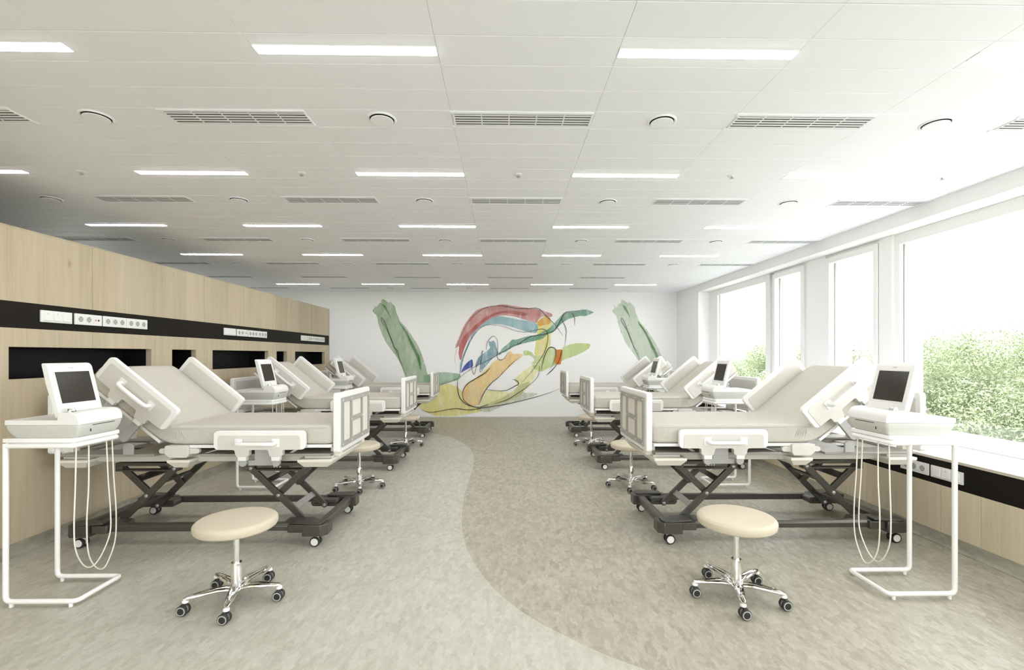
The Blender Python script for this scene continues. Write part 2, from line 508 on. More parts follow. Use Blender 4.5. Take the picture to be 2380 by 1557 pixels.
# outer wall and windows
w = MB()
for a, b_ in ((5.66, 6.05), (4.69, 4.83), (6.80, 6.98), (8.69, 8.96), (2.70, 2.90), (.40, .60), (-1.8, -1.6)):
    w.box(XG + .06, XG + .30, a, b_, .5, 2.7)
w.box(XG + .06, XG + .30, YF, 9.3, -4.2, .60)
w.box(XG + .06, XG + .30, YF, 9.3, 2.47, 3.2)
struct(w.build('wall_right_outer', M['white_wall'], smooth=False))
wins = [(7.03, 8.63), (6.147, 6.735), (4.924, 5.60), (2.95, 4.62), (.65, 2.65), (-1.55, .35), (-2.9, -1.85)]
for k, (a, b_) in enumerate(wins):
    f = MB()
    x0, x1, z0, z1 = XG - .005, XG + .065, .60, 2.576
    t = .075
    lo, hi = .655, 2.467
    narrow = k in (1, 2)
    fa = a - (.11 if k != 2 else .07); fb = b_ + (.07 if k != 0 else .33)
    f.box(x0, x1, fa, a, z0, z1); f.box(x0, x1, b_, fb, z0, z1)
    f.box(x0, x1, a, b_, z0, lo); f.box(x0, x1, a, b_, hi, z1)
    root = f.build('window_%d' % (k + 1), M['frame'], bevel=.004)
    struct(root)
    if narrow:   # opening sash stands proud of the frame, with a handle
        sa = MB(); e = .022
        sa.box(x0 - .03, x0, a - e - .04, a, lo - .02, hi + .07); sa.box(x0 - .03, x0, b_, b_ + e + .04, lo - .02, hi + .07)
        sa.box(x0 - .03, x0, a, b_, hi, hi + .07); sa.box(x0 - .03, x0, a, b_, lo - .02, lo + .02)
        so = sa.build('sash', M['frame'], root, bevel=.004)
    p = MB(); p.box(XG + .028, XG + .034, a - .005, b_ + .005, lo - .005, hi + .005)
    p.build('pane', M['glass'], root, smooth=False)
    ga = MB()   # dark rubber gasket at the far edge
    ga.box(XG + .034, XG + .05, b_ - .012, b_ - .002, lo, hi)
    ga.build('gasket', M['grey'], root, smooth=False)
for k, (a, b_) in enumerate(((5.60, 6.08), (4.62, 4.86))):
    w = MB(); w.box(XG - .03, XG + .06, a + .065, b_ - .06 if k == 0 else b_ - .01, .60, 2.576)
    struct(w.build('trim_%d' % (6 + k), M['frame'], bevel=.004))

# left wood partition
NICHES = [(3.139, 4.391), (4.657, 5.017), (5.295, 6.538), (6.771, 7.09), (7.365, 8.574), (.98, 2.23), (2.50, 2.86), (-1.17, .08)]
seams = [-2.2, -1.6, -.85, -.1, .5, .87, 1.62, 2.38, 3.01, 3.767, 4.521, 5.152, 5.915, 6.667, 7.212, 7.974, 8.72, 8.783]
w = MB()
def slab(y0, y1, z0, z1):
    w.box(XP - .022, XP, y0 + .0014, y1 - .0014, z0, z1)
cuts = sorted(set([YF] + seams))
for a, b_ in zip(cuts[:-1], cuts[1:]):
    slab(a, b_, .086, 1.187)
    slab(a, b_, 1.405, 1.532)
    slab(a, b_, 1.711, 2.2055)
    edges = [(max(a, n0), min(b_, n1)) for n0, n1 in NICHES if n0 < b_ and n1 > a]
    cur = a
    for n0, n1 in sorted(edges):
        if n0 > cur: w.box(XP - .022, XP, cur + (.0014 if cur == a else 0), n0, 1.187, 1.405)
        cur = n1
    if cur < b_: w.box(XP - .022, XP, cur, b_ - .0014, 1.187, 1.405)
w.mat = 1
w.box(XP - .35, XP - .024, YF, 8.775, 0, 1.185)
w.box(XP - .35, XP - .024, YF, 8.775, 1.407, 2.2055)
w.box(XP - .35, XP - .26, YF, 8.775, 1.185, 1.407)
prev = YF
for n0, n1 in sorted(NICHES):
    w.box(XP - .26, XP - .024, prev, n0, 1.185, 1.407); prev = n1
w.box(XP - .26, XP - .024, prev, 8.775, 1.185, 1.407)
w.mat = 0
w.box(XP - .36, XP, 8.777, 8.80, 0, 2.214)
w.box(XP - .36, XP, YF, 8.777, 2.2065, 2.214)
# wood reveal at the far cheek of every niche
for n0, n1 in NICHES:
    w.box(XP - .05, XP - .001, n1 - .004, n1 + .001, 1.187, 1.405)
struct(w.build('wall_left', [M['wood'], M['dark_soft']], smooth=False))
w = MB()
for n0, n1 in NICHES:      # black lining
    w.box(XP - .259, XP - .254, n0, n1, 1.187, 1.405)
    w.box(XP - .259, XP - .03, n0, n1, 1.186, 1.190); w.box(XP - .259, XP - .03, n0, n1, 1.402, 1.406)
    w.box(XP - .259, XP - .03, n0, n0 + .004, 1.187, 1.405); w.box(XP - .259, XP - .051, n1 - .005, n1 + .0, 1.187, 1.405)
struct(w.build('trim_8', M['niche'], smooth=False))
w = MB()
for a, b_ in ((YF, 2.38), (2.38, 6.667), (6.667, 8.776)):
    w.box(XP - .018, XP - .003, a + .001, b_ - .001, 1.532, 1.711)
struct(w.build('trim_9', M['black_strip'], smooth=False))

# window portals help the sky find its way in (they carry no light of their own)
for a, b_ in wins:
    ld = bpy.data.lights.new('sky_portal', 'AREA')
    ld.shape = 'RECTANGLE'; ld.size = 1.85; ld.size_y = b_ - a
    ld.cycles.is_portal = True
    lo_ = bpy.data.objects.new('sky_portal', ld); COL.objects.link(lo_)
    lo_.location = (XG + .32, (a + b_) / 2, 1.56); lo_.rotation_euler = (0, math.pi / 2, 0)

for a, b_ in ADDED_FW:
    ld = bpy.data.lights.new('sky_portal', 'AREA')
    ld.shape = 'RECTANGLE'; ld.size = b_ - a; ld.size_y = 2.0
    ld.cycles.is_portal = True
    lo_ = bpy.data.objects.new('sky_portal', ld); COL.objects.link(lo_)
    lo_.location = ((a + b_) / 2, YF - .2, 1.5); lo_.rotation_euler = (math.pi / 2, 0, 0)

# ------------------------------------------------------------------ mural on the back wall
POLY={
 'leaf':[(-2.82,2.45),(-2.8,2.4),(-2.75,2.4),(-2.72,2.45),(-2.66,2.49),(-2.66,2.53),(-2.62,2.56),(-2.57,2.53),(-2.5,2.48),(-2.46,2.5),(-2.42,2.45),(-2.38,2.42),(-2.35,2.34),(-2.34,2.28),(-2.25,2.08),(-2.12,1.93),(-1.98,1.73),(-1.86,1.53),(-1.78,1.34),(-1.71,1.12),(-1.66,0.93),(-1.57,0.83),(-1.54,0.74),(-2.09,0.74),(-2.15,0.89),(-2.22,1.1),(-2.3,1.26),(-2.43,1.44),(-2.56,1.62),(-2.66,1.84),(-2.72,2.02),(-2.76,2.19),(-2.82,2.26),(-2.85,2.31),(-2.81,2.37)],
 'red':[(-1.07,1.48),(-1.05,1.57),(-0.98,1.74),(-0.88,1.98),(-0.75,2.16),(-0.6,2.32),(-0.42,2.39),(-0.2,2.42),(-0.06,2.45),(0.15,2.43),(0.38,2.39),(0.59,2.36),(0.76,2.34),(0.92,2.29),(1.04,2.24),(1.02,2.18),(0.85,2.19),(0.74,2.12),(0.7,2.05),(0.59,2.08),(0.41,2.13),(0.2,2.19),(-0.01,2.21),(-0.13,2.2),(-0.28,2.15),(-0.42,2.06),(-0.56,1.93),(-0.68,1.81),(-0.77,1.69),(-0.84,1.55),(-0.89,1.41),(-0.94,1.25),(-0.97,1.27),(-0.99,1.41),(-0.98,1.53),(-1.03,1.52)],
 'reddeep':[(-0.97,1.27),(-0.99,1.41),(-0.97,1.57),(-0.89,1.74),(-0.75,1.88),(-0.58,2.04),(-0.39,2.18),(-0.14,2.28),(0.1,2.32),(0.34,2.29),(0.52,2.24),(0.41,2.2),(0.2,2.24),(-0.01,2.26),(-0.18,2.22),(-0.35,2.13),(-0.51,2.0),(-0.67,1.85),(-0.79,1.69),(-0.87,1.5),(-0.93,1.26)],
 'blue':[(-0.13,2.2),(0.06,2.17),(0.32,2.12),(0.69,2.04),(0.7,1.84),(0.52,1.85),(0.32,1.91),(0.1,1.98),(-0.13,2.02),(-0.35,2.01),(-0.49,1.96),(-0.6,1.88),(-0.68,1.74),(-0.77,1.55),(-0.86,1.34),(-0.91,1.18),(-0.95,0.99),(-0.97,0.96),(-0.96,1.15),(-0.92,1.29),(-0.82,1.53),(-0.72,1.76),(-0.58,1.92),(-0.42,2.06),(-0.28,2.15)],
 'yellow':[(0.7,2.03),(0.76,2.12),(0.92,2.2),(1.0,2.14),(1.03,2.02),(1.01,1.78),(1.0,1.57),(0.94,1.5),(0.87,1.36),(0.67,1.36),(0.68,1.57),(0.71,1.78)],
 'orange':[(0.73,2.07),(0.8,2.14),(0.92,2.2),(1.0,2.14),(0.99,2.04),(0.88,2.0),(0.74,1.98)],
 'green':[(1.95,2.28),(1.88,2.31),(1.76,2.34),(1.53,2.31),(1.34,2.28),(1.23,2.2),(1.11,2.07),(0.97,1.93),(0.83,1.86),(0.71,1.79),(0.52,1.76),(0.24,1.68),(0.18,1.69),(0.06,1.58),(-0.04,1.5),(-0.08,1.41),(0.01,1.41),(0.12,1.48),(0.18,1.53),(0.41,1.6),(0.67,1.66),(0.83,1.71),(0.94,1.8),(1.06,1.85),(1.18,1.97),(1.28,2.06),(1.42,2.14),(1.64,2.2),(1.78,2.2)],
 'teal':[(-0.08,1.43),(-0.13,1.41),(-0.16,1.5),(-0.2,1.62),(-0.24,1.66),(-0.3,1.64),(-0.34,1.65),(-0.33,1.57),(-0.31,1.5),(-0.39,1.43),(-0.48,1.36),(-0.58,1.27),(-0.63,1.08),(-0.51,1.17),(-0.51,1.03),(-0.39,1.12),(-0.28,1.25),(-0.18,1.34),(-0.07,1.37)],
 'navy':[(-0.94,0.96),(-0.91,1.05),(-0.84,1.15),(-0.74,1.24),(-0.69,1.24),(-0.69,1.1),(-0.81,1.04)],
 'amber':[(0.12,1.45),(0.16,1.41),(0.2,1.37),(0.34,1.38),(0.4,1.36),(0.36,1.29),(0.24,1.22),(0.12,1.1),(-0.02,0.96),(-0.14,0.85),(-0.28,0.73),(-0.39,0.61),(-0.46,0.47),(-0.53,0.3),(-0.67,0.24),(-0.82,0.32),(-0.9,0.45),(-0.88,0.63),(-0.79,0.75),(-0.63,0.85),(-0.51,0.94),(-0.35,1.08),(-0.25,1.2),(-0.14,1.25),(-0.02,1.25),(0.06,1.34)],
 'lemon':[(-1.86,0.27),(-1.74,0.37),(-1.56,0.54),(-1.4,0.68),(-1.19,0.72),(-1.01,0.65),(-0.91,0.54),(-0.86,0.37),(-0.72,0.26),(-0.56,0.21),(-0.51,0.13),(-1.14,0.02),(-1.51,0.04),(-1.74,0.14)],
 'lemonring':[(-0.37,0.59),(-0.11,0.58),(0.12,0.54),(0.26,0.62),(0.29,0.72),(0.22,0.83),(0.4,0.98),(0.6,1.12),(0.78,1.1),(0.68,0.91),(0.47,0.6),(0.21,0.39),(-0.21,0.27),(-0.56,0.2),(-0.47,0.42)],
 'mint':[(-1.74,0.91),(-1.51,0.95),(-1.33,0.98),(-1.03,0.95),(-0.95,0.91),(-0.99,0.82),(-1.23,0.74),(-1.42,0.68),(-1.61,0.66),(-1.74,0.74)],
 'lime':[(0.41,1.43),(0.48,1.45),(0.59,1.41),(0.67,1.34),(0.87,1.36),(0.94,1.48),(1.0,1.53),(1.11,1.48),(1.25,1.46),(1.28,1.52),(1.46,1.59),(1.67,1.61),(1.86,1.59),(1.84,1.5),(1.7,1.41),(1.5,1.32),(1.28,1.24),(1.11,1.13),(0.94,1.06),(0.8,0.99),(0.64,1.06),(0.59,1.17),(0.66,1.25),(0.55,1.34),(0.43,1.34)],
 'rust':[(1.12,1.46),(1.26,1.46),(1.25,1.29),(1.22,1.15),(1.1,1.18),(1.11,1.32)],
 'olive':[(-0.35,0.3),(-0.11,0.4),(0.15,0.54),(0.34,0.7),(0.55,0.77),(0.5,0.66),(0.41,0.54),(0.69,0.52),(0.67,0.47),(0.41,0.38),(0.06,0.28),(-0.22,0.16),(-0.35,0.12),(-0.51,0.13),(-0.6,0.19)],
 'streak':[(-2.3,2.12),(-2.25,2.04),(-2.16,1.93),(-2.09,1.82),(-2.01,1.67),(-1.93,1.52),(-1.86,1.37),(-1.82,1.26),(-1.8,1.03),(-1.82,1.04),(-1.86,1.18),(-1.91,1.34),(-2.0,1.51),(-2.07,1.68),(-2.16,1.86),(-2.26,2.01)],
 'streaktwo':[(-2.64,2.45),(-2.57,2.41),(-2.5,2.29),(-2.46,2.16),(-2.5,2.22),(-2.59,2.35)],
}
INK=[
 ([(-1.07,1.17),(-1.06,1.36),(-0.98,1.64),(-0.84,1.97),(-0.63,2.23),(-0.39,2.38),(-0.14,2.42),(0.06,2.4),(0.27,2.36),(0.52,2.36),(0.74,2.36),(0.9,2.21),(1.11,2.0),(1.23,1.83),(1.28,1.76)],0.0039),
 ([(-1.0,0.85),(-0.95,0.99),(-0.88,1.32),(-0.75,1.64),(-0.56,1.9),(-0.39,2.0),(-0.22,2.0),(-0.01,1.97),(0.24,1.88),(0.45,1.85),(0.6,1.87),(0.76,1.91),(0.88,1.9),(0.94,1.81),(0.94,1.64),(0.87,1.41),(0.74,1.2),(0.59,0.99),(0.38,0.75)],0.0046),
 ([(-1.5,0.7),(-1.33,0.73),(-1.0,0.85),(-0.72,1.05),(-0.49,1.17),(-0.25,1.29),(-0.08,1.39),(0.15,1.52),(0.32,1.6),(0.55,1.74),(0.71,1.78),(0.87,1.8),(1.08,1.88),(1.18,2.02),(1.27,2.2),(1.34,2.28),(1.46,2.3),(1.72,2.33)],0.0065),
 ([(-0.3,1.08),(-0.42,0.96),(-0.6,0.85),(-0.79,0.73),(-0.89,0.59),(-0.9,0.45),(-0.84,0.33),(-0.7,0.24),(-0.53,0.22),(-0.35,0.28)],0.0104),
 ([(-1.84,0.21),(-1.74,0.14),(-1.56,0.11),(-1.33,0.15),(-1.05,0.19),(-0.77,0.16),(-0.49,0.2),(0.07,0.29),(0.54,0.4),(0.92,0.51),(1.23,0.63)],0.0065),
 ([(-0.39,0.6),(-0.28,0.59),(-0.11,0.57),(0.06,0.59),(0.24,0.68),(0.31,0.73),(0.26,0.8),(0.17,0.82)],0.0078),
 ([(-0.55,0.28),(-0.48,0.45),(-0.39,0.61),(-0.25,0.77),(-0.14,0.85),(-0.01,0.99),(0.15,1.15),(0.29,1.27)],0.0065),
 ([(0.8,1.01),(0.85,1.24),(0.92,1.43),(1.0,1.52),(1.11,1.48),(1.11,1.32),(1.06,1.17),(1.0,1.04)],0.0078),
 ([(1.25,1.46),(1.2,1.25),(1.09,1.08),(0.92,0.91)],0.0078),
 ([(1.3,1.53),(1.34,1.74),(1.34,1.92),(1.28,2.06),(1.25,2.14),(1.3,2.27)],0.0039),
 ([(1.48,2.27),(1.53,2.14),(1.53,2.0)],0.0052),
 ([(-0.39,1.46),(-0.37,1.62),(-0.3,1.72),(-0.23,1.76),(-0.16,1.69),(-0.14,1.53),(-0.16,1.34),(-0.11,1.25),(-0.01,1.27),(0.08,1.41)],0.0052),
 ([(-1.01,0.85),(-1.01,0.61),(-0.96,0.42),(-0.82,0.28),(-0.63,0.22)],0.0078),
 ([(-0.7,1.24),(-0.7,1.05),(-0.66,0.93),(-0.6,1.1),(-0.55,1.24),(-0.47,1.45),(-0.51,1.22),(-0.52,0.98),(-0.42,1.12)],0.0039),
 ([(0.76,1.12),(0.73,0.89),(0.52,0.68),(0.29,0.52),(0.06,0.38),(-0.22,0.29)],0.0052),
 ([(-2.11,0.89),(-2.2,1.1),(-2.28,1.3),(-2.35,1.46),(-2.43,1.64),(-2.52,1.86),(-2.63,2.05),(-2.66,2.13),(-2.64,2.15),(-2.59,2.07),(-2.5,1.84),(-2.43,1.66),(-2.38,1.52),(-2.3,1.43),(-2.28,1.3),(-2.23,1.14)],0.0046),
]

mural = thing('wall_mural', 'abstract watercolour mural of curved strokes and ink lines on the white end wall', 'mural', (0, YB, 0))
PAINT = {
 'leaf': ('green_stroke', (.45, .56, .40), (.33, .46, .28), .66),
 'red': ('red_stroke', (.68, .33, .31), (.55, .17, .16), .58),
 'reddeep': ('crimson_stroke', (.60, .12, .11), (.42, .05, .05), .34),
 'blue': ('blue_stroke', (.33, .54, .61), (.17, .42, .55), .58),
 'yellow': ('yellow_stroke', (.86, .78, .32), (.78, .74, .26), .66),
 'orange': ('orange_patch', (.86, .50, .12), (.84, .40, .08), .55),
 'green': ('green_ribbon', (.20, .42, .31), (.11, .31, .22), .62),
 'teal': ('teal_figure', (.27, .45, .49), (.16, .34, .43), .62),
 'navy': ('blue_patch', (.07, .13, .50), (.03, .06, .36), .72),
 'amber': ('amber_stroke', (.90, .71, .34), (.88, .60, .26), .68),
 'lemon': ('lemon_wash', (.90, .84, .36), (.84, .78, .26), .66),
 'lemonring': ('lemon_loop', (.90, .88, .44), (.84, .83, .36), .58),
 'mint': ('mint_wash', (.36, .55, .40), (.24, .46, .28), .55),
 'lime': ('lime_stroke', (.62, .72, .28), (.47, .63, .20), .58),
 'rust': ('rust_patch', (.76, .28, .06), (.62, .16, .04), .75),
 'olive': ('olive_wash', (.55, .58, .34), (.38, .43, .26), .34),
 'streak': ('dark_green_streak', (.08, .27, .06), (.04, .20, .03), .55),
 'streaktwo': ('thin_green_streak', (.10, .30, .09), (.06, .22, .05), .45),
}
order = ['leaf', 'mint', 'lemon', 'lemonring', 'yellow', 'lime', 'red', 'reddeep', 'blue', 'orange', 'green', 'teal', 'navy', 'amber', 'olive', 'rust', 'streak', 'streaktwo']
rnd = random.Random(5)
def flat_poly(pts, depth):
    P = smooth_line([(x, 0, z) for x, z in pts + [pts[0]]], 5)[:-1]
    P = [(p.x + rnd.uniform(-.003, .003), -depth, p.z + rnd.uniform(-.003, .003)) for p in P]
    f = MB(); f.add(P, [tuple(range(len(P)))])
    return f
def ribbon(pts, w, depth, f):
    P = smooth_line([(x, 0, z) for x, z in pts], 8); n = len(P); vs = []; ph = rnd.uniform(0, 6)
    for i, p in enumerate(P):
        t = (P[min(i + 1, n - 1)] - P[max(i - 1, 0)]).normalized()
        nrm = Vector((-t.z, 0, t.x))
        u = i / (n - 1)
        ww = w * (.45 + .55 * abs(math.sin(3.1 * u + ph))) * min(1, .35 + 4 * min(u, 1 - u))
        vs += [p + nrm * ww + Vector((0, -depth, 0)), p - nrm * ww + Vector((0, -depth, 0))]
    f.add(vs, [(2 * i, 2 * i + 1, 2 * i + 3, 2 * i + 2) for i in range(n - 1)])
mats = {}
for k, key in enumerate(order):
    nm, col, dk, al = PAINT[key]
    mats[key] = paint('watercolour_' + nm, col, dk, al)
    flat_poly(POLY[key], .0015 + .0006 * k).build(nm, mats[key], mural, smooth=False)
M['leaf_right'] = paint('watercolour_pale_leaf', (.50, .60, .45), (.42, .54, .37), .42, .15)
DX = 5.206
for key, mt in (('leaf', M['leaf_right']), ('streak', mats['streak']), ('streaktwo', mats['streaktwo'])):
    flat_poly([(x + DX, z) for x, z in POLY[key]], .0015 + (.001 if key != 'leaf' else 0)).build(PAINT[key][0], mt, mural, smooth=False)
ink = new_mat('black_ink', (.02, .025, .02), .6)
f = MB()
for pts, wdt in INK: ribbon(pts, .0028 + wdt * .75, .0155, f)
ribbon([(x + DX, z) for x, z in INK[-1][0]], .0045, .0155, f)
f.build('ink_line', ink, mural, smooth=False)

# ------------------------------------------------------------------ ceiling fittings
ORD = ['first', 'second', 'third', 'fourth', 'fifth', 'sixth', 'seventh']
def cx_(c): return X0 + PX * (c + .5)
def cy_(k): return Y0 + PY * k
def row_copies(proto_fn, rows, name):
    pass

proto = None
rows = [(.5, (-2, 0, 2, 4)), (7.5, (-4, -2, 0, 2, 4)), (14.5, (-4, -2, 0, 2, 4)), (21.5, (-4, -2, 0, 2, 4)), (34.4, (-4, -2, 0, 2, 4))]
for r, (k, cs) in enumerate(rows):
    for n, c in enumerate(cs):
        lab = 'lit linear ceiling lamp, %s from the left in the %s lamp row from the viewer' % (ORD[n], ORD[r])
        loc = (cx_(c), cy_(k), CZ)
        if proto is None:
            proto = thing('ceiling_light', lab, 'light', loc, 'linear ceiling lamps')
            h, d = PX * .497, .029
            f = MB()
            f.box(-h, h, -d - .003, -d, -.004, .012); f.box(-h, h, d, d + .003, -.004, .012)
            f.box(-h, -h + .003, -d, d, -.004, .012); f.box(h - .003, h, -d, d, -.004, .012)
            f.build('frame', M['frame'], proto, smooth=False)
            f = MB(); f.prism(rrect(-h + .003, h - .003, -d + .001, d - .001, .006, 3), lambda p, q, z: (p, q, z), -.0055, .002)
            f.build('diffuser', M['lit'], proto, smooth=False)
        else:
            dup(proto, loc, lab)

proto = None
rows = [(3.5, (-3, -1, 1, 3, 5)), (10.5, (-3, -1, 1, 3, 5)), (17.5, (-5, -3, -1, 1, 3, 5)), (24.5, (-5, -3, -1, 1, 3, 5)), (30.4, (-5, -3, -1, 1, 3)), (37.0, (-5, -3, -1, 1, 3))]
for r, (k, cs) in enumerate(rows):
    for n, c in enumerate(cs):
        lab = 'slatted white air vent, %s from the left in the %s vent row from the viewer' % (ORD[n], ORD[r])
        loc = (cx_(c), cy_(k), CZ)
        if proto is None:
            proto = thing('ceiling_vent', lab, 'vent', loc, 'slatted ceiling vents')
            hx, hy = PX * .485, .070
            f = MB()
            z0, z1 = -.0055, .001
            f.box(-hx - .02, hx + .008, -hy - .022, -hy, z0, z1); f.box(-hx - .02, hx + .008, hy, hy + .022, z0, z1)
            f.box(-hx - .004, -hx + .004, -hy, hy, z0, z1); f.box(hx - .004, hx + .004, -hy, hy, z0, z1)
            f.build('frame', M['ceiling'], proto, bevel=.0015)
            f = MB(); f.box(-hx, hx, -hy, hy, -.0012, .0005)
            f.build('backing', new_mat('shadow_grey_plenum', (.16, .155, .14), .8), proto, smooth=False)
            f = MB()
            for q in range(5):
                yy = -hy + (q + .5) * 2 * hy / 5
                f.add([(-hx, yy - .007, -.0050), (hx, yy - .007, -.0050), (hx, yy + .009, -.0036), (-hx, yy + .009, -.0036),
                       (-hx, yy - .007, -.0036), (hx, yy - .007, -.0036), (hx, yy + .009, -.0022), (-hx, yy + .009, -.0022)],
                      [(0, 1, 2, 3), (4, 7, 6, 5), (0, 4, 5, 1), (1, 5, 6, 2), (2, 6, 7, 3), (3, 7, 4, 0)])
            for q in (-.6, -.2, .2, .6):
                f.box(q * hx - .003, q * hx + .003, -hy, hy, -.0040, -.001)
            f.build('slats', M['ceiling'], proto, smooth=False)
        else:
            dup(proto, loc, lab)

proto = None
rows = [(3.5, (-2, 0, 2, 4)), (10.5, (-4, -2, 0, 2, 4)), (17.5, (-4, -2, 0, 2, 4)), (24.5, (-4, -2, 0, 2, 4)), (37.0, (-2, 0, 2))]
for r, (k, cs) in enumerate(rows):
    for n, c in enumerate(cs):
        lab = 'round white air diffuser, %s from the left in the %s diffuser row from the viewer' % (ORD[n], ORD[r])
        loc = (cx_(c), cy_(k), CZ)
        if proto is None:
            proto = thing('ceiling_diffuser', lab, 'air diffuser', loc, 'round ceiling diffusers')
            f = MB(); f.lathe([(.068, .002), (.084, .002), (.082, -.004), (.076, -.008), (.070, -.006), (.068, .001)], seg=40)
            f.build('ring', M['ceiling'], proto)
            f = MB(); f.lathe([(.069, -.0005), (.069, .003)], seg=40); f.build('throat', M['dark_soft'], proto)
            f = MB(); f.lathe([(.012, .0), (.012, -.010), (.064, -.010), (.065, -.012), (.062, -.015), (.02, -.0165)], seg=40)
            f.build('disc', M['ceiling'], proto)
        else:
            dup(proto, loc, lab)
proto = None
for n, c in enumerate((-3, -1, 1, 3, 5)):
    lab = 'tiny ceiling sprinkler, %s of five from the left between the second-row lamps' % ORD[n]
    loc = (cx_(c), cy_(7.5), CZ)
    if proto is None:
        proto = thing('sprinkler', lab, 'sprinkler', loc, 'ceiling sprinklers')
        f = MB(); f.lathe([(.004, 0), (.030, 0), (.029, -.004), (.022, -.006), (.006, -.006)], seg=24); f.build('escutcheon', M['ceiling'], proto)
        f = MB(); f.cyl((0, 0, -.005), (0, 0, -.018), .005, 10); f.lathe([(.003, -.017), (.014, -.018), (.014, -.020), (.003, -.021)], seg=16); f.build('head', M['ring'], proto)
    else:
        dup(proto, loc, lab)

# ------------------------------------------------------------------ switch and socket plates
def plate(kind, wdt, sx, name, label, cat, loc, group):
    t = thing(name, label, cat, loc, group)
    h = .0425
    f = MB(); f.prism(rrect(-wdt / 2, wdt / 2, -h, h, .004, 3), lambda p, q, x: (x, p, q), 0, .010)
    f.build('plate', M['plastic'], t, bevel=.0015, sx=sx)
    pitch = .0715
    for n in range(3):
        y = (n - 1) * pitch
        if kind == 'switch':
            f = MB()
            f.add([(.010, y - .029, -.030), (.010, y + .029, -.030), (.010, y + .029, .030), (.010, y - .029, .030),
                   (.0185, y - .0275, -.028), (.0185, y + .0275, -.028), (.0125, y + .0275, .029), (.0125, y - .0275, .029)],
                  [(0, 3, 2, 1), (4, 5, 6, 7), (0, 1, 5, 4), (1, 2, 6, 5), (2, 3, 7, 6), (3, 0, 4, 7)])
            ro = f.build('rocker', M['plastic'], t, sx=sx, smooth=False)
            if n < 2:
                f = MB(); f.box(.0122, .0138, y - .002, y + .002, .012, .026)
                f.build('indicator', M['grey'], ro, sx=sx, smooth=False)
        elif kind == 'mixed' and n == 2:
            f = MB(); f.prism(rrect(y - .029, y + .029, -.03, .03, .002, 2), lambda p, q, x: (x, p, q), .010, .012)
            ins = f.build('data_insert', M['plastic'], t, sx=sx)
            f = MB(); f.lathe([(.0055, .0115), (.0055, .0135)], (0, y - .012, 0), axis=0, seg=16)
            f.v = [(x, yy, z) for x, yy, z in f.v]
            f.build('call_button', M['red'], ins, sx=sx)
            f = MB(); f.box(.0115, .013, y + .008, y + .021, -.007, .007); f.build('data_port', M['slot'], ins, sx=sx, smooth=False)
        else:
            f = MB(); f.prism(rrect(y - .029, y + .029, -.03, .03, .003, 2), lambda p, q, x: (x, p, q), .010, .0115)
            so = f.build('outlet', M['plastic'], t, sx=sx)
            f = MB(); f.lathe([(.0215, .0113), (.0215, .0128), (.0195, .0128), (.0185, .0119)], (0, y, 0), axis=0, seg=24)
            f.build('outlet_well', M['lens'], so, sx=sx)
            f = MB()
            f.lathe([(.0028, .0118), (.0028, .0124)], (0, y - .0095, 0), axis=0, seg=10); f.lathe([(.0028, .0118), (.0028, .0124)], (0, y + .0095, 0), axis=0, seg=10)
            f.box(.0118, .0132, y - .003, y + .003, .014, .018); f.box(.0118, .0132, y - .003, y + .003, -.018, -.014)
            f.build('pin_holes', M['slot'], so, sx=sx, smooth=False)
    return t
zc = (1.585 + 1.670) / 2
bays = ['above the nearest left bed', 'above the middle left bed', 'above the farthest left bed']
g0 = [(3.348, 3.587, 'switch', 'switch_panel', 'white triple light switch on the black strip'),
      (3.608, 3.847, 'mixed', 'socket_panel', 'white socket plate with red button on the black strip'),
      (3.859, 4.092, 'socket', 'socket_panel', 'white triple socket plate, middle one'),
      (4.097, 4.330, 'socket', 'socket_panel', 'white triple socket plate, farthest in its row')]
for i, dy in enumerate((0, 2.155, 4.222)):
    for a, b_, kind, nm, lab in g0:
        plate(kind, b_ - a, 1, nm, lab + ' ' + bays[i], 'switch' if kind == 'switch' else 'socket', (XP - .003, (a + b_) / 2 + dy, zc), 'switches and sockets on the wood partition')
plate('switch', .238, -1, 'switch_panel', 'white triple light switch under the window sill behind the cart leg', 'switch', (XW + .002, 3.224, .507), 'switches and sockets under the sill')
plate('socket', .24, -1, 'socket_panel', 'white triple socket plate under the window sill beside the bed head', 'socket', (XW + .002, 3.481, .507), 'switches and sockets under the sill')

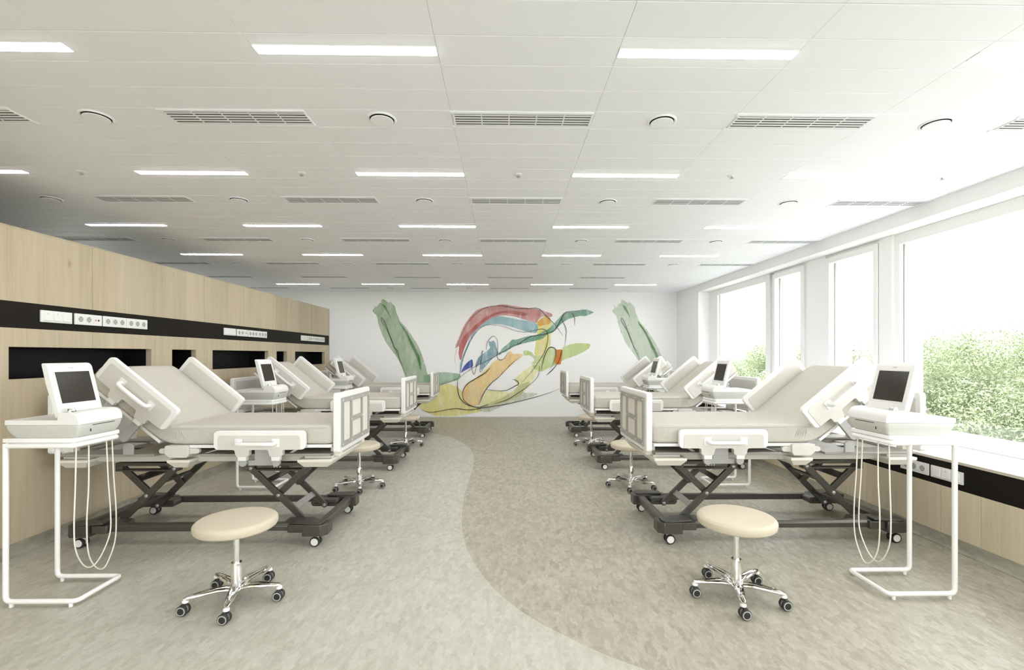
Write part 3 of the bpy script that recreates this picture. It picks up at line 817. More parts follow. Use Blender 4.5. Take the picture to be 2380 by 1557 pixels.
# ------------------------------------------------------------------ hospital beds
E1 = Vector((.773, -.635)); E2 = Vector((-.635, -.773)); HA = Vector((-.554, 1.346))
def make_bed(sx, label, loc):
    t = thing('hospital_bed', label, 'bed', loc, 'adjustable hospital beds')
    def B(f, name, mat, par=t, bevel=0, **k): return f.build(name, mat, par, bevel, sx, **k)

    # mattress
    top = [(.945, .858), (.93, .858), (.90, .858)] + [(.8 - .1 * i, .858) for i in range(9)] + [(-.06, .858), (-.11, .858), (-.15, .8575), (-.172, .8585), (-.186, .864), (-.205, .879)]
    bot = [(.945, .722), (.93, .722), (.90, .722)] + [(.8 - .1 * i, .722) for i in range(9)] + [(-.04, .722), (-.09, .7225), (-.15, .7245), (-.195, .730), (-.235, .743), (-.275, .7665)]
    cr = Vector((-.18, .858)); d = Vector((-.773, .635)); nrm = Vector((-.635, -.773)) * .135
    for s_ in (.08, .14, .22, .30, .38, .46, .54, .60, .635, .655):
        p = cr + d * s_
        top.append(tuple(p)); bot.append(tuple(p + nrm))
    nst = len(top); f = MB(); rings = []; NC = 6
    hv0 = .37
    for i in range(nst):
        T, Bt = Vector(top[i]), Vector(bot[i])
        e = min(i, nst - 1 - i)
        hv = hv0 - (.035, .011, 0)[min(e, 2)]
        sh = (.012, .003, 0)[min(e, 2)]
        ax = (T - Bt); L = ax.length; ax.normalize()
        r = .022
        ring = []
        for cx, cy, a0 in ((hv - r, L - r - sh, 0), (-hv + r, L - r - sh, 90), (-hv + r, r + sh, 180), (hv - r, r + sh, 270)):
            for k in range(NC):
                a = math.radians(a0 + 90 * k / (NC - 1))
                vv, ss = cx + r * math.cos(a), cy + r * math.sin(a)
                q = Bt + ax * ss
                ring.append((q.x, vv, q.y))
        rings.append(ring)
    m_ = len(rings[0])
    f.add([p for rg in rings for p in rg], [(i * m_ + k, i * m_ + (k + 1) % m_, (i + 1) * m_ + (k + 1) % m_, (i + 1) * m_ + k) for i in range(nst - 1) for k in range(m_)] + [tuple(range(m_ - 1, -1, -1)), tuple(range((nst - 1) * m_, nst * m_))])
    mat_o = B(f, 'mattress', M['fabric'], angle=60)
    for s_ in (-1, 1):       # piped seam along the upper edge, gathers at the bend
        f = MB()
        f.tube([(u, s_ * (hv0 + .0005), w_ - .020) for u, w_ in top[2:16]], .0028, 6)
        f.tube([(u, s_ * (hv0 + .0005), w_ + .016) for u, w_ in bot[2:16]], .0025, 6)
        for q in range(5):
            u = -.165 + .016 * q
            f.tube([(u - .012 * q * .3, s_ * (hv0 - .002), .84), (u + .006, s_ * (hv0 + .002), .80), (u + .014 + .004 * q, s_ * (hv0 - .003), .755)], [.002, .005, .002], 6)
        B(f, 'piping', M['fabric'], mat_o)

    # lying surface
    f = MB(); f.box(.20, .935, -.372, .372, .697, .720); f.box(-.195, .192, -.372, .372, .697, .720)
    B(f, 'deck', M['plastic'], bevel=.006)
    f = MB()
    a0 = Vector((-.185, .852)); 
    def bp(s_, q): p = cr + d * s_ + Vector((-.635, -.773)) * q; return (p.x, p.y)
    f.prism([bp(-.01, .139), bp(.63, .139), bp(.63, .161), bp(-.01, .161)], lambda p, q, v: (p, v, q), -.355, .355)
    B(f, 'backrest_panel', M['plastic'], bevel=.004)
    f = MB()
    for s_ in (-1, 1):
        f.prism([bp(.05, .165), bp(.55, .165), bp(.55, .19), bp(.05, .19)], lambda p, q, v: (p, v, q), s_ * .27 - .015, s_ * .27 + .015)
    f.prism([bp(.46, .185), bp(.49, .185), bp(.49, .215), bp(.46, .215)], lambda p, q, v: (p, v, q), -.30, .30)
    B(f, 'backrest_frame', M['midgrey'], bevel=.003)
    f = MB(); f.tube([(-.40, 0, .80), (-.25, 0, .68), (-.10, 0, .63)], .018, 10)
    B(f, 'backrest_actuator', M['midgrey'])

    # end boards
    def board(name, u0, u1, out):
        f = MB(); f.prism(rrect(-.372, .372, .657, 1.080, .022, 5), lambda p, q, x: (x, p, q), u0, u1)
        bo = B(f, name, M['plastic'], bevel=.008, seg=3)
        xo = u1 if out > 0 else u0
        zx = lambda dd: xo + out * dd
        f = MB()      # raised grid of the outer face
        V = [-.328, -.298, -.142, -.112, .112, .142, .298, .328]
        z0, z1 = .693, 1.044
        f.box(zx(-.001), zx(.011), -.332, .332, z0, .728); f.box(zx(-.001), zx(.011), -.332, .332, 1.009, z1)
        for a, b_ in ((-.332, -.300), (-.145, -.112), (.112, .145), (.300, .332)):
            f.box(zx(-.001), zx(.011), a, b_, .728, 1.009)
        f.box(zx(-.001), zx(.011), -.112, .112, .851, .886)
        gr = B(f, 'board_grid', M['grid'], bo)
        f = MB()
        for vv in (-.128, .128):
            for zz in (.71, .868, 1.026): f.lathe([(.006, zx(.0105)), (.005, zx(.0135)), (.0015, zx(.0145))] if out > 0 else [(.006, zx(.0105)), (.005, zx(.0135)), (.0015, zx(.0145))], (0, vv, zz), axis=0, seg=10)
        for vv in (-.316, .316):
            for zz in (.71, 1.026): f.lathe([(.006, zx(.0105)), (.005, zx(.0135)), (.0015, zx(.0145))], (0, vv, zz), axis=0, seg=10)
        B(f, 'rivets', M['plastic'], gr)
        f = MB()
        for a, b_, c, dd in ((-.298, -.147, .730, 1.007), (-.110, .110, .888, 1.007), (-.110, .110, .730, .849), (.147, .298, .730, 1.007)):
            f.box(zx(-.0005), zx(.0012), a, b_, c, dd)
        B(f, 'inset_panels', M['cream'], bo, smooth=False)
        f = MB(); inn = u0 if out > 0 else u1
        f.prism(rrect(-.335, .335, .695, 1.045, .02, 4), lambda p, q, x: (x, p, q), inn - out * .004, inn + out * .002)
        B(f, 'inner_panel', M['plastic_beige'], bo, bevel=.002)
        return bo
    board('footboard', .946, .990, 1)
    board('headboard', -1.032, -.988, -1)
    for vv in (-.26, .26):
        for a, b_ in ((.90, .97), (-1.01, -.93)):
            f = MB(); f.box(a, b_, vv - .03, vv + .03, .62, .70)
            B(f, 'board_bracket', M['cream'], bevel=.004)

    # side rails
    def rail(side, head):
        n0 = side * .402
        if head:
            F = lambda p, q, v: ((HA + E1 * p + E2 * q).x, v, (HA + E1 * p + E2 * q).y)
            L, hh, lcs, post = .603, .182, (.198, .425), .415
        else:
            F = lambda p, q, v: (.142 + p, v, .825 - q)
            L, hh, lcs, post = .630, .132, (.196, .426), .249
        f = MB(); f.prism(rrect(0, L, 0, hh, .030, 6), F, n0 - .0165, n0 + .0165)
        ro = B(f, 'side_rail', M['plastic'], bevel=.006, seg=3)
        i = .032; poly = [(i, hh - .001)]
        for k in range(7):
            a = math.radians(180 + 90 * k / 6); poly.append((i + .022 + .022 * math.cos(a), i + .022 + .022 * math.sin(a)))
        for k in range(7):
            a = math.radians(270 + 90 * k / 6); poly.append((L - i - .022 + .022 * math.cos(a), i + .022 + .022 * math.sin(a)))
        poly.append((L - i, hh - .001))
        for lc in lcs[::-1]:
            wd_ = .049
            poly += [(lc + wd_ + .012, hh), (lc + wd_ + .003, hh + .003), (lc + wd_, hh + .012), (lc + wd_, hh + .036), (lc + .034, hh + .048), (lc - .034, hh + .048), (lc - wd_ + .006, hh + .036), (lc - wd_, hh + .012), (lc - wd_ - .003, hh + .003), (lc - wd_ - .012, hh)]
        f = MB(); f.prism(poly, F, n0 - .0195, n0 + .0195)
        B(f, 'rail_panel', M['plastic_beige'], ro, bevel=.0025)
        f = MB()
        for lc in lcs: f.prism([(lc - .030, hh + .046), (lc + .030, hh + .046), (lc + .028, hh + .076), (lc - .028, hh + .076)], F, n0 - .019, n0 + .019)
        B(f, 'rail_clip', M['plastic'], ro, bevel=.003)
        f = MB()
        for lc in lcs:
            pts = [(lc - .027, hh + .03), (lc + .027, hh + .03), (lc + .027, post - .027)] + [(lc + .027 * math.cos(math.radians(a)), post - .027 + .027 * math.sin(math.radians(a))) for a in range(15, 180, 15)] + [(lc - .027, post - .027)]
            f.prism(pts, F, n0 - .012, n0 + .012)
        B(f, 'rail_post', M['grey'], ro, bevel=.002)
        # handle on the outer face
        so = side
        h0, h1, hq = (.198 - .02, .445 - .02, .100) if head else (.175, .430, .086)
        def G(p, q, n): return F(p, q, n0 + so * n)
        path = [G(h0, hq - .006, .018), G(h0, hq, .045), G(h0 + .012, hq, .058), G(h0 + .05, hq, .063), G(h1 - .05, hq, .063), G(h1 - .012, hq, .058), G(h1, hq, .045), G(h1, hq - .006, .018)]
        path = fillet([path[0], path[1], path[2], path[3], path[4], path[5], path[6], path[7]], .02, 3)
        f = MB(); f.tube(path, .0145, 10)
        ha = B(f, 'rail_handle', M['plastic'], ro)
        f = MB()
        for hp in (h0, h1):
            f.prism(rrect(hp - .026, hp + .026, hq - .034, hq + .026, .006, 3), F, n0 + so * .019, n0 + so * .0225)
        B(f, 'handle_plate', M['plastic'], ha, bevel=.0015)
        return ro
    for sd in (-1, 1):
        rail(sd, True); rail(sd, False)
        f = MB()
        F = lambda p, q, v: (p, v, q)
        f.prism([(.362, .577), (.550, .577), (.550, .615), (.520, .615), (.520, .700), (.408, .700), (.408, .615), (.362, .615)], F, sd * .370, sd * .386)
        B(f, 'rail_mount', M['grey'], bevel=.003)
        f = MB()
        f.prism([(-.50, .655), (-.43, .655), (-.43, .72), (-.445, .735), (-.485, .735), (-.50, .72)], F, sd * .372, sd * .386)
        B(f, 'rail_mount', M['grey'], bevel=.003)
        # hinge housing with its lever
        f = MB()
        f.prism([(-.211, .660), (-.211, .712), (-.205, .718), (-.055, .718), (-.045, .712), (-.045, .655), (-.060, .634), (-.180, .634)], F, sd * .30, sd * .392)
        hb = B(f, 'hinge_housing', M['plastic_beige'], bevel=.004)
        f = MB()
        pts = [(-.245 + .019 * math.cos(math.radians(a)), .677 + .019 * math.sin(math.radians(a))) for a in range(90, 271, 20)] + [(-.003 + .019 * math.cos(math.radians(a)), .677 + .019 * math.sin(math.radians(a))) for a in range(-90, 91, 20)]
        f.prism(pts, F, sd * .345, sd * .372)
        B(f, 'hinge_lever', M['plastic_beige'], hb, bevel=.003)

    # chassis under the deck
    for a, b_ in ((-.951, -.745), (-.198, -.041), (.704, .936)):
        f = MB(); vv = .388
        ins = .034
        f.add([(a, -vv, .601), (b_, -vv, .601), (b_, vv, .601), (a, vv, .601), (a, -vv, .618), (b_, -vv, .618), (b_, vv, .618), (a, vv, .618),
               (a + ins, -vv + .03, .559), (b_ - ins, -vv + .03, .559), (b_ - ins, vv - .03, .559), (a + ins, vv - .03, .559)],
              [(4, 5, 6, 7), (0, 1, 5, 4), (1, 2, 6, 5), (2, 3, 7, 6), (3, 0, 4, 7), (0, 8, 9, 1), (1, 9, 10, 2), (2, 10, 11, 3), (3, 11, 8, 0), (8, 11, 10, 9)])
        B(f, 'crossbeam', M['cream'], bevel=.003)
    for a, b_ in ((.735, .93), (-.95, -.77)):
        f = MB(); f.box(a, b_, -.34, .34, .618, .634)
        B(f, 'beam_cap', M['plastic_beige'], bevel=.003)
    for a, b_ in ((-.955, -.294), (.02, .925)):
        f = MB(); f.box(a, b_, -.372, -.20, .640, .656); f.box(a, b_, .20, .372, .640, .656); f.box(a, a + .03, -.2, .2, .640, .656); f.box(b_ - .25, b_, -.2, .2, .640, .656)
        B(f, 'tray', M['tray'], bevel=.003)
    for sd in (-1, 1):
        f = MB(); f.box(-.80, .82, sd * .225, sd * .285, .585, .638)
        B(f, 'side_beam', M['beam'], bevel=.003)
    for vv in (-.32, .32):
        for pts in ([(.02, .655), (.05, .655), (.20, .698), (.17, .698)], [(.62, .655), (.65, .655), (.72, .698), (.69, .698)]):
            f = MB(); f.prism(pts, lambda p, q, v: (p, v, q), vv - .01, vv + .01)
            B(f, 'deck_strut', M['midgrey'], bevel=.002)
    f = MB(); f.box(-.72, -.30, -.055, .055, .57, .64); f.cyl((-.30, 0, .60), (.10, 0, .63), .022, 12); f.box(.10, .24, -.05, .05, .57, .65); f.cyl((.24, 0, .59), (.62, 0, .60), .02, 12)
    B(f, 'actuator', M['dark'], bevel=.004)

    # lifting scissors
    def arm(p, q, v, wd_, th, name='lift_arm', bolts=(0, 1)):
        P, Q = Vector(p), Vector(q); dd = (Q - P).normalized(); nn = Vector((-dd.y, dd.x)) * wd_ / 2
        pts = []
        a0 = math.atan2(nn.y, nn.x)
        for k in range(9):
            a = a0 + math.pi * k / 8; pts.append((P.x + wd_ / 2 * math.cos(a), P.y + wd_ / 2 * math.sin(a)))
        for k in range(9):
            a = a0 + math.pi + math.pi * k / 8; pts.append((Q.x + wd_ / 2 * math.cos(a), Q.y + wd_ / 2 * math.sin(a)))
        f = MB(); f.prism(pts, lambda a, b_, t_: (a, t_, b_), v - th / 2, v + th / 2)
        ao = B(f, name, M['dark'], bevel=.002)
        for e in bolts:
            p_ = P + (Q - P) * e
            w2 = th / 2
            f = MB(); f.lathe([(.002, v - w2 - .0115), (.009, v - w2 - .010), (.014, v - w2 - .005), (.014, v + w2 + .005), (.009, v + w2 + .010), (.002, v + w2 + .0115)], (p_.x, 0, p_.y), axis=1, seg=14)
            B(f, 'pivot_bolt', M['bolt'], ao)
    for sd in (-1, 1):
        for hd in (-1, 1):
            arm((hd * .279, .513), (hd * .676, .122), sd * .186, .046, .022, bolts=(0, .51, 1))
            arm((hd * .680, .515), (hd * .474, .316), sd * .160, .046, .020, bolts=(0,))
            a, b_ = sorted((hd * .250, hd * .705))
            f = MB()
            f.box(a, b_, sd * .146, sd * .200, .533, .556); f.box(a, b_, sd * .146, sd * .200, .494, .506)
            f.box(a, a + .05, sd * .146, sd * .200, .506, .533); f.box(b_ - .05, b_, sd * .146, sd * .200, .506, .533)
            B(f, 'slide_rail', M['dark'], bevel=.002)
    def tie(u, w_, wu, ww, ang, name='tie_bar', mat=M['dark']):
        c, s_ = math.cos(ang), math.sin(ang)
        pts = [(u + a * c - b_ * s_, w_ + a * s_ + b_ * c) for a, b_ in ((-wu, -ww), (wu, -ww), (wu, ww), (-wu, ww))]
        f = MB(); f.prism(pts, lambda a, b_, v: (a, v, b_), -.175, .175)
        B(f, name, mat, bevel=.002)
    for hd in (-1, 1):
        tie(hd * .585, .425, .026, .007, hd * .76); tie(hd * .385, .409, .020, .007, -hd * .78)
        tie(hd * .585, .212, .024, .007, -hd * .78, mat=M['bolt'] if hd > 0 else M['dark'])

    # wheeled base
    for sd in (-1, 1):
        f = MB(); v0, v1 = sd * .300, sd * .352
        f.prism([(v0, .108), (v1, .108), (v1, .140), (v0 + (v1 - v0) * .72, .157), (v0, .157)], lambda p, q, u: (u, p, q), -.80, .80)
        B(f, 'base_rail', M['dark'], bevel=.003)
        for hd in (-1, 1):
            U = lambda x: hd * x
            f = MB()
            pts = [(.625, sd * .285), (.625, sd * .365), (.640, sd * .372), (.732, sd * .372), (.732, sd * .285)]
            f.prism([(U(a), b_) for a, b_ in pts], lambda p, q, z: (p, q, z), .100, .155)
            B(f, 'base_bracket', M['dark'], bevel=.004)
            f = MB()
            pts = [(.736, sd * .285), (.736, sd * .392), (.865, sd * .392), (.905, sd * .355), (.905, sd * .265), (.84, sd * .265)]
            f.prism([(U(a), b_) for a, b_ in pts], lambda p, q, z: (p, q, z), .080, .160)
            B(f, 'corner_block', M['dark'], bevel=.005)
            f = MB(); f.prism([(U(a), b_) for a, b_ in ((.66, sd * .29), (.66, sd * .362), (.80, sd * .385), (.86, sd * .385), (.875, sd * .36), (.875, sd * .29))], lambda p, q, z: (p, q, z), .159, .172)
            B(f, 'corner_cap', M['dark'], bevel=.003)
            F = lambda p, q, v: (p, v, q)
            xa, xb = sorted((U(.555), U(.775)))
            pts = [(xa + .026 + .026 * math.cos(math.radians(a)), .128 + .027 * math.sin(math.radians(a))) for a in range(90, 271, 20)] + [(xb - .026 + .026 * math.cos(math.radians(a)), .128 + .027 * math.sin(math.radians(a))) for a in range(-90, 91, 20)]
            f = MB(); f.prism(pts, F, sd * .203, sd * .298)
            sb = B(f, 'slot_guide', M['dark'], bevel=.003)
            f = MB(); f.box(xa + .03, xb - .03, sd * .2015, sd * .2045, .123, .133)
            B(f, 'guide_slot', M['slot'], sb, smooth=False)
            # twin-wheel caster
            cu, cv = U(.8165), sd * .345
            f = MB(); f.cyl((cu, cv, .066), (cu, cv, .084), .016, 12)
            f.prism([(cu - .024 * hd, .052), (cu + .012 * hd, .052), (cu + .022 * hd, .060), (cu + .018 * hd, .070), (cu - .020 * hd, .070)], F, cv - .010, cv + .010)
            ca = B(f, 'caster', M['hub'], bevel=.002)
            for wv in (-.018, .018):
                f = MB(); y0 = cv + wv; o_ = 1 if wv > 0 else -1
                f.lathe([(.022, y0 - .010), (.032, y0 - .010), (.0345, y0 - .006), (.035, y0), (.0345, y0 + .006), (.032, y0 + .010), (.022, y0 + .010)], (cu, 0, .0350), axis=1, seg=28)
                wh = B(f, 'wheel', M['rubber'], ca)
                f = MB(); f.lathe([(.0245, y0 - .0115), (.0255, y0 - .0105), (.0255, y0 + .0105), (.0245, y0 + .0115)], (cu, 0, .0350), axis=1, seg=24)
                B(f, 'hub', M['hub'], ca)
    for hd in (-1, 1):
        f = MB(); a, b_ = sorted((hd * .800, hd * .868))
        f.prism([(a, .105), (b_, .105), (b_, .140), (b_ - .012, .154), (a + .012, .154), (a, .140)], lambda p, q, v: (p, v, q), -.27, .27)
        B(f, 'base_crossbar', M['dark'], bevel=.002)
    return t
BY, BP = 3.66, 2.155
bedL = make_bed(1, 'raised hospital bed with tilted backrest, nearest one along the wood partition', (-2.152, BY, 0))
dup(bedL, (-2.152, BY + BP, 0), 'raised hospital bed, middle one of the left row along the wood partition')
dup(bedL, (-2.152, BY + 2 * BP, 0), 'raised hospital bed, farthest of the left row near the mural wall')
bedR = make_bed(-1, 'raised hospital bed with tilted backrest, nearest one along the windows', (2.0, BY, 0))
dup(bedR, (2.0, BY + BP, 0), 'raised hospital bed, middle one of the right row along the windows')
dup(bedR, (2.0, BY + 2 * BP, 0), 'raised hospital bed, farthest of the right row near the mural wall')

# ------------------------------------------------------------------ stools
def make_stool(sx, label, loc):
    t = thing('swivel_stool', label, 'stool', loc, 'cream swivel stools')
    f = MB()
    f.lathe([(.05, .392), (.178, .393), (.194, .397), (.203, .405), (.2072, .418), (.2074, .430), (.2055, .438), (.1985, .4455), (.1905, .4500), (.183, .4515), (.09, .4525), (.02, .4528)], seg=64)
    f.build('seat', M['seat'], t, sx=sx, angle=19)
    f = MB(); f.lathe([(.02, .385), (.07, .385), (.07, .397), (.02, .397)], seg=24); f.build('seat_plate', M['dark'], t, sx=sx)
    f = MB(); f.lathe([(.0155, .20), (.0155, .39)], seg=20); f.build('gas_lift', M['chrome'], t, sx=sx)
    f = MB(); f.lathe([(.020, .045), (.028, .050), (.028, .203), (.0265, .207), (.018, .207)], seg=24); f.build('column', M['chrome'], t, sx=sx)
    ang = [-71.4, -143.4, 144.6, 72.6, .6]
    for k, a in enumerate(ang):
        a = math.radians(a); dx, dy = math.cos(a), math.sin(a); px_, py_ = -dy, dx
        f = MB()
        for s_ in (-1, 1):
            path = [(dx * r + px_ * s_ * o_, dy * r + py_ * s_ * o_, z) for r, o_, z in ((.022, .020, .066), (.05, .018, .074), (.09, .0155, .080), (.16, .011, .080), (.225, .006, .078), (.240, .003, .076))]
            f.tube(path, [.010, .011, .011, .010, .0095, .006], 10)
        f.add([(dx * r + px_ * s_ * o_, dy * r + py_ * s_ * o_, z - .004) for r, o_, z in ((.02, .018, .066), (.09, .0155, .080), (.23, .006, .078)) for s_ in (-1, 1)], [(0, 1, 3, 2), (2, 3, 5, 4)])
        leg = f.build('leg', M['chrome'], t, sx=sx)
        ex, ey = dx * .232, dy * .232
        f = MB(); f.lathe([(.008, .056), (.015, .058), (.016, .066), (.012, .074)], (ex, ey, 0), seg=14); f.build('leg_tip', M['tube'], leg, sx=sx)
        # twin caster trailing a little to one side
        ca = math.radians(-100 if k in (0, 1) else (-75 if k in (3, 4) else -60)); qx, qy = ex + .012 * math.cos(ca), ey + .012 * math.sin(ca)
        f = MB(); f.box(qx - .010, qx + .010, qy - .018, qy + .018, .028, .056)
        cs = f.build('caster', M['rubber'], t, sx=sx, bevel=.004)
        for s_ in (-1, 1):
            yy = qy + s_ * .014
            f = MB(); f.lathe([(.012, yy - .009), (.023, yy - .009), (.0265, yy - .006), (.0275, yy), (.0265, yy + .006), (.023, yy + .009), (.012, yy + .009)], (qx, 0, .0275), axis=1, seg=24)
            f.build('wheel', M['rubber'], cs, sx=sx)
            f = MB(); f.lathe([(.0225, yy - .0095), (.0232, yy - .0085), (.0232, yy + .0085), (.0225, yy + .0095)], (qx, 0, .0275), axis=1, seg=22)
            f.build('wheel_ring', M['ring'], cs, sx=sx)
            f = MB(); f.lathe([(.0165, yy - .0105), (.0175, yy - .009), (.0175, yy + .009), (.0165, yy + .0105)], (qx, 0, .0275), axis=1, seg=22)
            f.build('wheel_cap', M['rubber'], cs, sx=sx)
    return t
st = make_stool(1, 'round cream swivel stool in the left foreground beside the nearest left bed', (-1.479, 2.592, 0))
dup(st, (-1.474, 2.592 + BP, 0), 'round cream swivel stool in front of the middle left bed')
dup(st, (-1.46, 2.592 + 2 * BP, 0), 'round cream swivel stool in front of the farthest left bed')
st = make_stool(-1, 'round cream swivel stool in the right foreground beside the nearest right bed', (1.303, 2.590, 0))
dup(st, (1.300, 2.590 + BP, 0), 'round cream swivel stool in front of the middle right bed')
dup(st, (1.295, 2.590 + 2 * BP, 0), 'round cream swivel stool in front of the farthest right bed')

# ------------------------------------------------------------------ C-frame carts and their monitors
CXL, CYL = -2.48, 2.678
def make_cart(sx, label, loc):
    t = thing('overbed_table', label, 'table', loc, 'white C-frame tables')
    r = .0128
    xa, xb, ya, yb = -.189, .185, -.146, .142
    f = MB()
    base = [(xa, ya, .875), (xa, ya, .030), (xb, ya, .030), (xb, yb, .030), (xa, yb, .030), (xa, yb, .875)]
    path = fillet(base, .030, 5)
    f.tube(path[:], r, 14)
    f.build('tube_frame', M['tube'], t, sx=sx)
    f = MB()
    top = fillet([(xa, yb, .862), (xa + .03, yb, .862), (xb - .02, yb, .862), (xb - .02, ya, .862), (xa + .03, ya, .862), (xa, ya, .862)], .02, 4)
    f.tube(top, r, 12)
    f.build('top_support', M['tube'], t, sx=sx)
    f = MB()
    for x, y in ((xa + .03, ya), (xb - .03, ya), (xa + .03, yb), (xb - .03, yb)): f.lathe([(.006, .0), (.010, .001), (.010, .020), (.006, .022)], (x, y, 0), seg=12)
    f.build('foot_pad', M['tube'], t, sx=sx)
    f = MB(); f.prism(rrect(-.230, .155, -.134, .180, .018, 4), lambda p, q, z: (p, q, z), .877, .899)
    f.build('table_top', M['tube'], t, sx=sx, bevel=.003)
    f = MB(); f.prism(rrect(-.218, .147, -.126, .172, .016, 4), lambda p, q, z: (p, q, z), .866, .8775)
    f.build('under_tray', M['tube'], t, sx=sx, bevel=.002)
    # two looped leads hanging below the table top
    Z = .899
    def lead(ys, zb, y_m, spread):
        (y0, y1) = ys
        pts = [(.138, y0, Z - .034), (.138, y0, .84), (.142, y0 - .010 * spread, .62), (.143, y0 - .018, .42), (.142, y0 - .008, zb + .14), (.140, y0 * .6 + y_m * .4, zb + .04), (.139, y_m, zb), (.140, y1 * .6 + y_m * .4, zb + .035), (.141, y1 + .018, zb + .14), (.142, y1 + .022, .42), (.140, y1 + .008, .62), (.137, y1, .84), (.137, y1, Z - .034)]
        f = MB(); f.tube(smooth_line(pts, 6), .0036, 8)
        f.build('cable', M['cable'], t, sx=sx)
    lead((-.097, .098), .150, -.005, 1); lead((-.020, .137), .105, .070, .5)
    return t

def make_monitor(sx, label, loc):
    t = thing('patient_monitor', label, 'monitor', loc, 'screen monitors on the carts')
    # local x towards the aisle, y away from the viewer, z = height above the table top (z0 = .899)
    Z = .899
    ya, yb = -.124, .164
    def B(f, name, mat, par=t, bevel=0, **k): return f.build(name, mat, par, bevel, sx, **k)
    # lower hull: grey, tucked in towards its foot
    f = MB(); n = 8; rings = []
    for k in range(n):
        u = k / (n - 1); s_ = math.sin(u * math.pi / 2) ** .85
        x0, x1 = -.180 - .040 * s_, .150 + .028 * s_
        y0, y1 = ya + .020 * (1 - s_), yb - .020 * (1 - s_)
        rings.append([(x, y, Z + .070 * u) for x, y in rrect(x0, x1, y0, y1, .012 + .006 * s_, 4)])
    m_ = len(rings[0])
    f.add([p for rg in rings for p in rg], [(i * m_ + k, i * m_ + (k + 1) % m_, (i + 1) * m_ + (k + 1) % m_, (i + 1) * m_ + k) for i in range(n - 1) for k in range(m_)] + [tuple(range(m_ - 1, -1, -1)), tuple(range((n - 1) * m_, n * m_))])
    hull = B(f, 'lower_housing', M['hull'], angle=50)
    # upper housing: flat deck then a rounded printer hump
    prof = [(-.220, .070), (-.220, .098), (.060, .098), (.060, .139), (.125, .139), (.142, .1365), (.156, .130), (.166, .121), (.173, .109), (.177, .095), (.178, .070)]
    f = MB(); f.prism(prof, lambda p, q, y: (p, y, Z + q), ya, yb)
    up = B(f, 'upper_housing', M['plastic'], bevel=.004, seg=3, angle=40)
    f = MB(); f.box(.176, .1795, -.04, .105, Z + .060, Z + .0635); f.box(.172, .1765, -.0495, -.0475, Z + .026, Z + .042)
    B(f, 'paper_slot', M['slot'], hull, smooth=False)
    # screen head: thick slab leaning back
    p0, p1 = Vector((.063, .139)), Vector((-.004, .412))
    dd = (p1 - p0).normalized(); nn = Vector((dd.y, -dd.x))       # nn points to the aisle
    L = (p1 - p0).length
    def Q(a, b_): v = p0 + dd * a + nn * b_; return (v.x, v.y)
    side = [Q(-.012, 0), Q(L - .030, 0), Q(L - .016, -.004), Q(L - .006, -.012), Q(L, -.026), Q(L - .002, -.034), Q(L * .6, -.037), Q(.05, -.032), Q(-.03, -.030)]
    f = MB(); f.prism(side, lambda p, q, y: (p, y, Z + q), ya + .010, yb - .006)
    sh = B(f, 'screen_housing', M['plastic'], bevel=.005, seg=3, angle=40)
    f = MB()
    for a0, a1, y0, y1, b0, b1 in ((.038, .232, ya + .030, yb - .032, -.001, .0016),):
        f.add([(*[Q(a, b_)[0]], y, Z + Q(a, b_)[1]) for b_ in (b0, b1) for a, y in ((a0, y0), (a0, y1), (a1, y1), (a1, y0))],
              [(0, 1, 2, 3), (4, 5, 6, 7), (0, 1, 5, 4), (1, 2, 6, 5), (2, 3, 7, 6), (3, 0, 4, 7)])
    B(f, 'bezel', M['plastic'], sh, smooth=False)
    f = MB()
    a0, a1, y0, y1 = .046, .224, ya + .038, yb - .040
    f.add([(Q(a, b_)[0], y, Z + Q(a, b_)[1]) for b_ in (.0005, .0022) for a, y in ((a0, y0), (a0, y1), (a1, y1), (a1, y0))],
          [(0, 1, 2, 3), (4, 5, 6, 7), (0, 1, 5, 4), (1, 2, 6, 5), (2, 3, 7, 6), (3, 0, 4, 7)])
    B(f, 'screen', M['screen'], sh, smooth=False)
    f = MB(); f.add([(Q(a, b_)[0], y, Z + Q(a, b_)[1]) for b_ in (-.002, .0008) for a, y in ((.243, .005), (.243, .035), (.249, .035), (.249, .005))],
          [(0, 1, 2, 3), (4, 5, 6, 7), (0, 1, 5, 4), (1, 2, 6, 5), (2, 3, 7, 6), (3, 0, 4, 7)])
    B(f, 'badge', M['hull'], sh, smooth=False)
    # turning knob and row of keys on the hump
    f = MB(); f.lathe([(.020, .138), (.025, .140), (.025, .144), (.019, .146), (.018, .156), (.016, .1585), (.005, .1585)], (.100, -.084, Z), seg=28)
    B(f, 'control_knob', M['chrome'])
    f = MB()
    for k in range(7):
        y = -.042 + k * .024; f.box(.088, .112, y - .008, y + .008, Z + .1375, Z + .1405)
    B(f, 'keys', M['hull'], up, bevel=.001)
    return t
names = ['nearest', 'middle', 'farthest']
for sx, cx0, side in ((1, CXL, 'left'), (-1, 2.304, 'right')):
    c = m_ = None
    for k in range(3):
        lc = 'white tubular C-frame table beside the %s %s bed' % (names[k], side)
        lm_ = 'white monitor with dark screen on the table beside the %s %s bed' % (names[k], side)
        loc = (cx0, CYL + BP * k, 0)
        if k == 0: c = make_cart(sx, lc, loc); m_ = make_monitor(sx, lm_, loc)
        else: dup(c, loc, lc); dup(m_, loc, lm_)

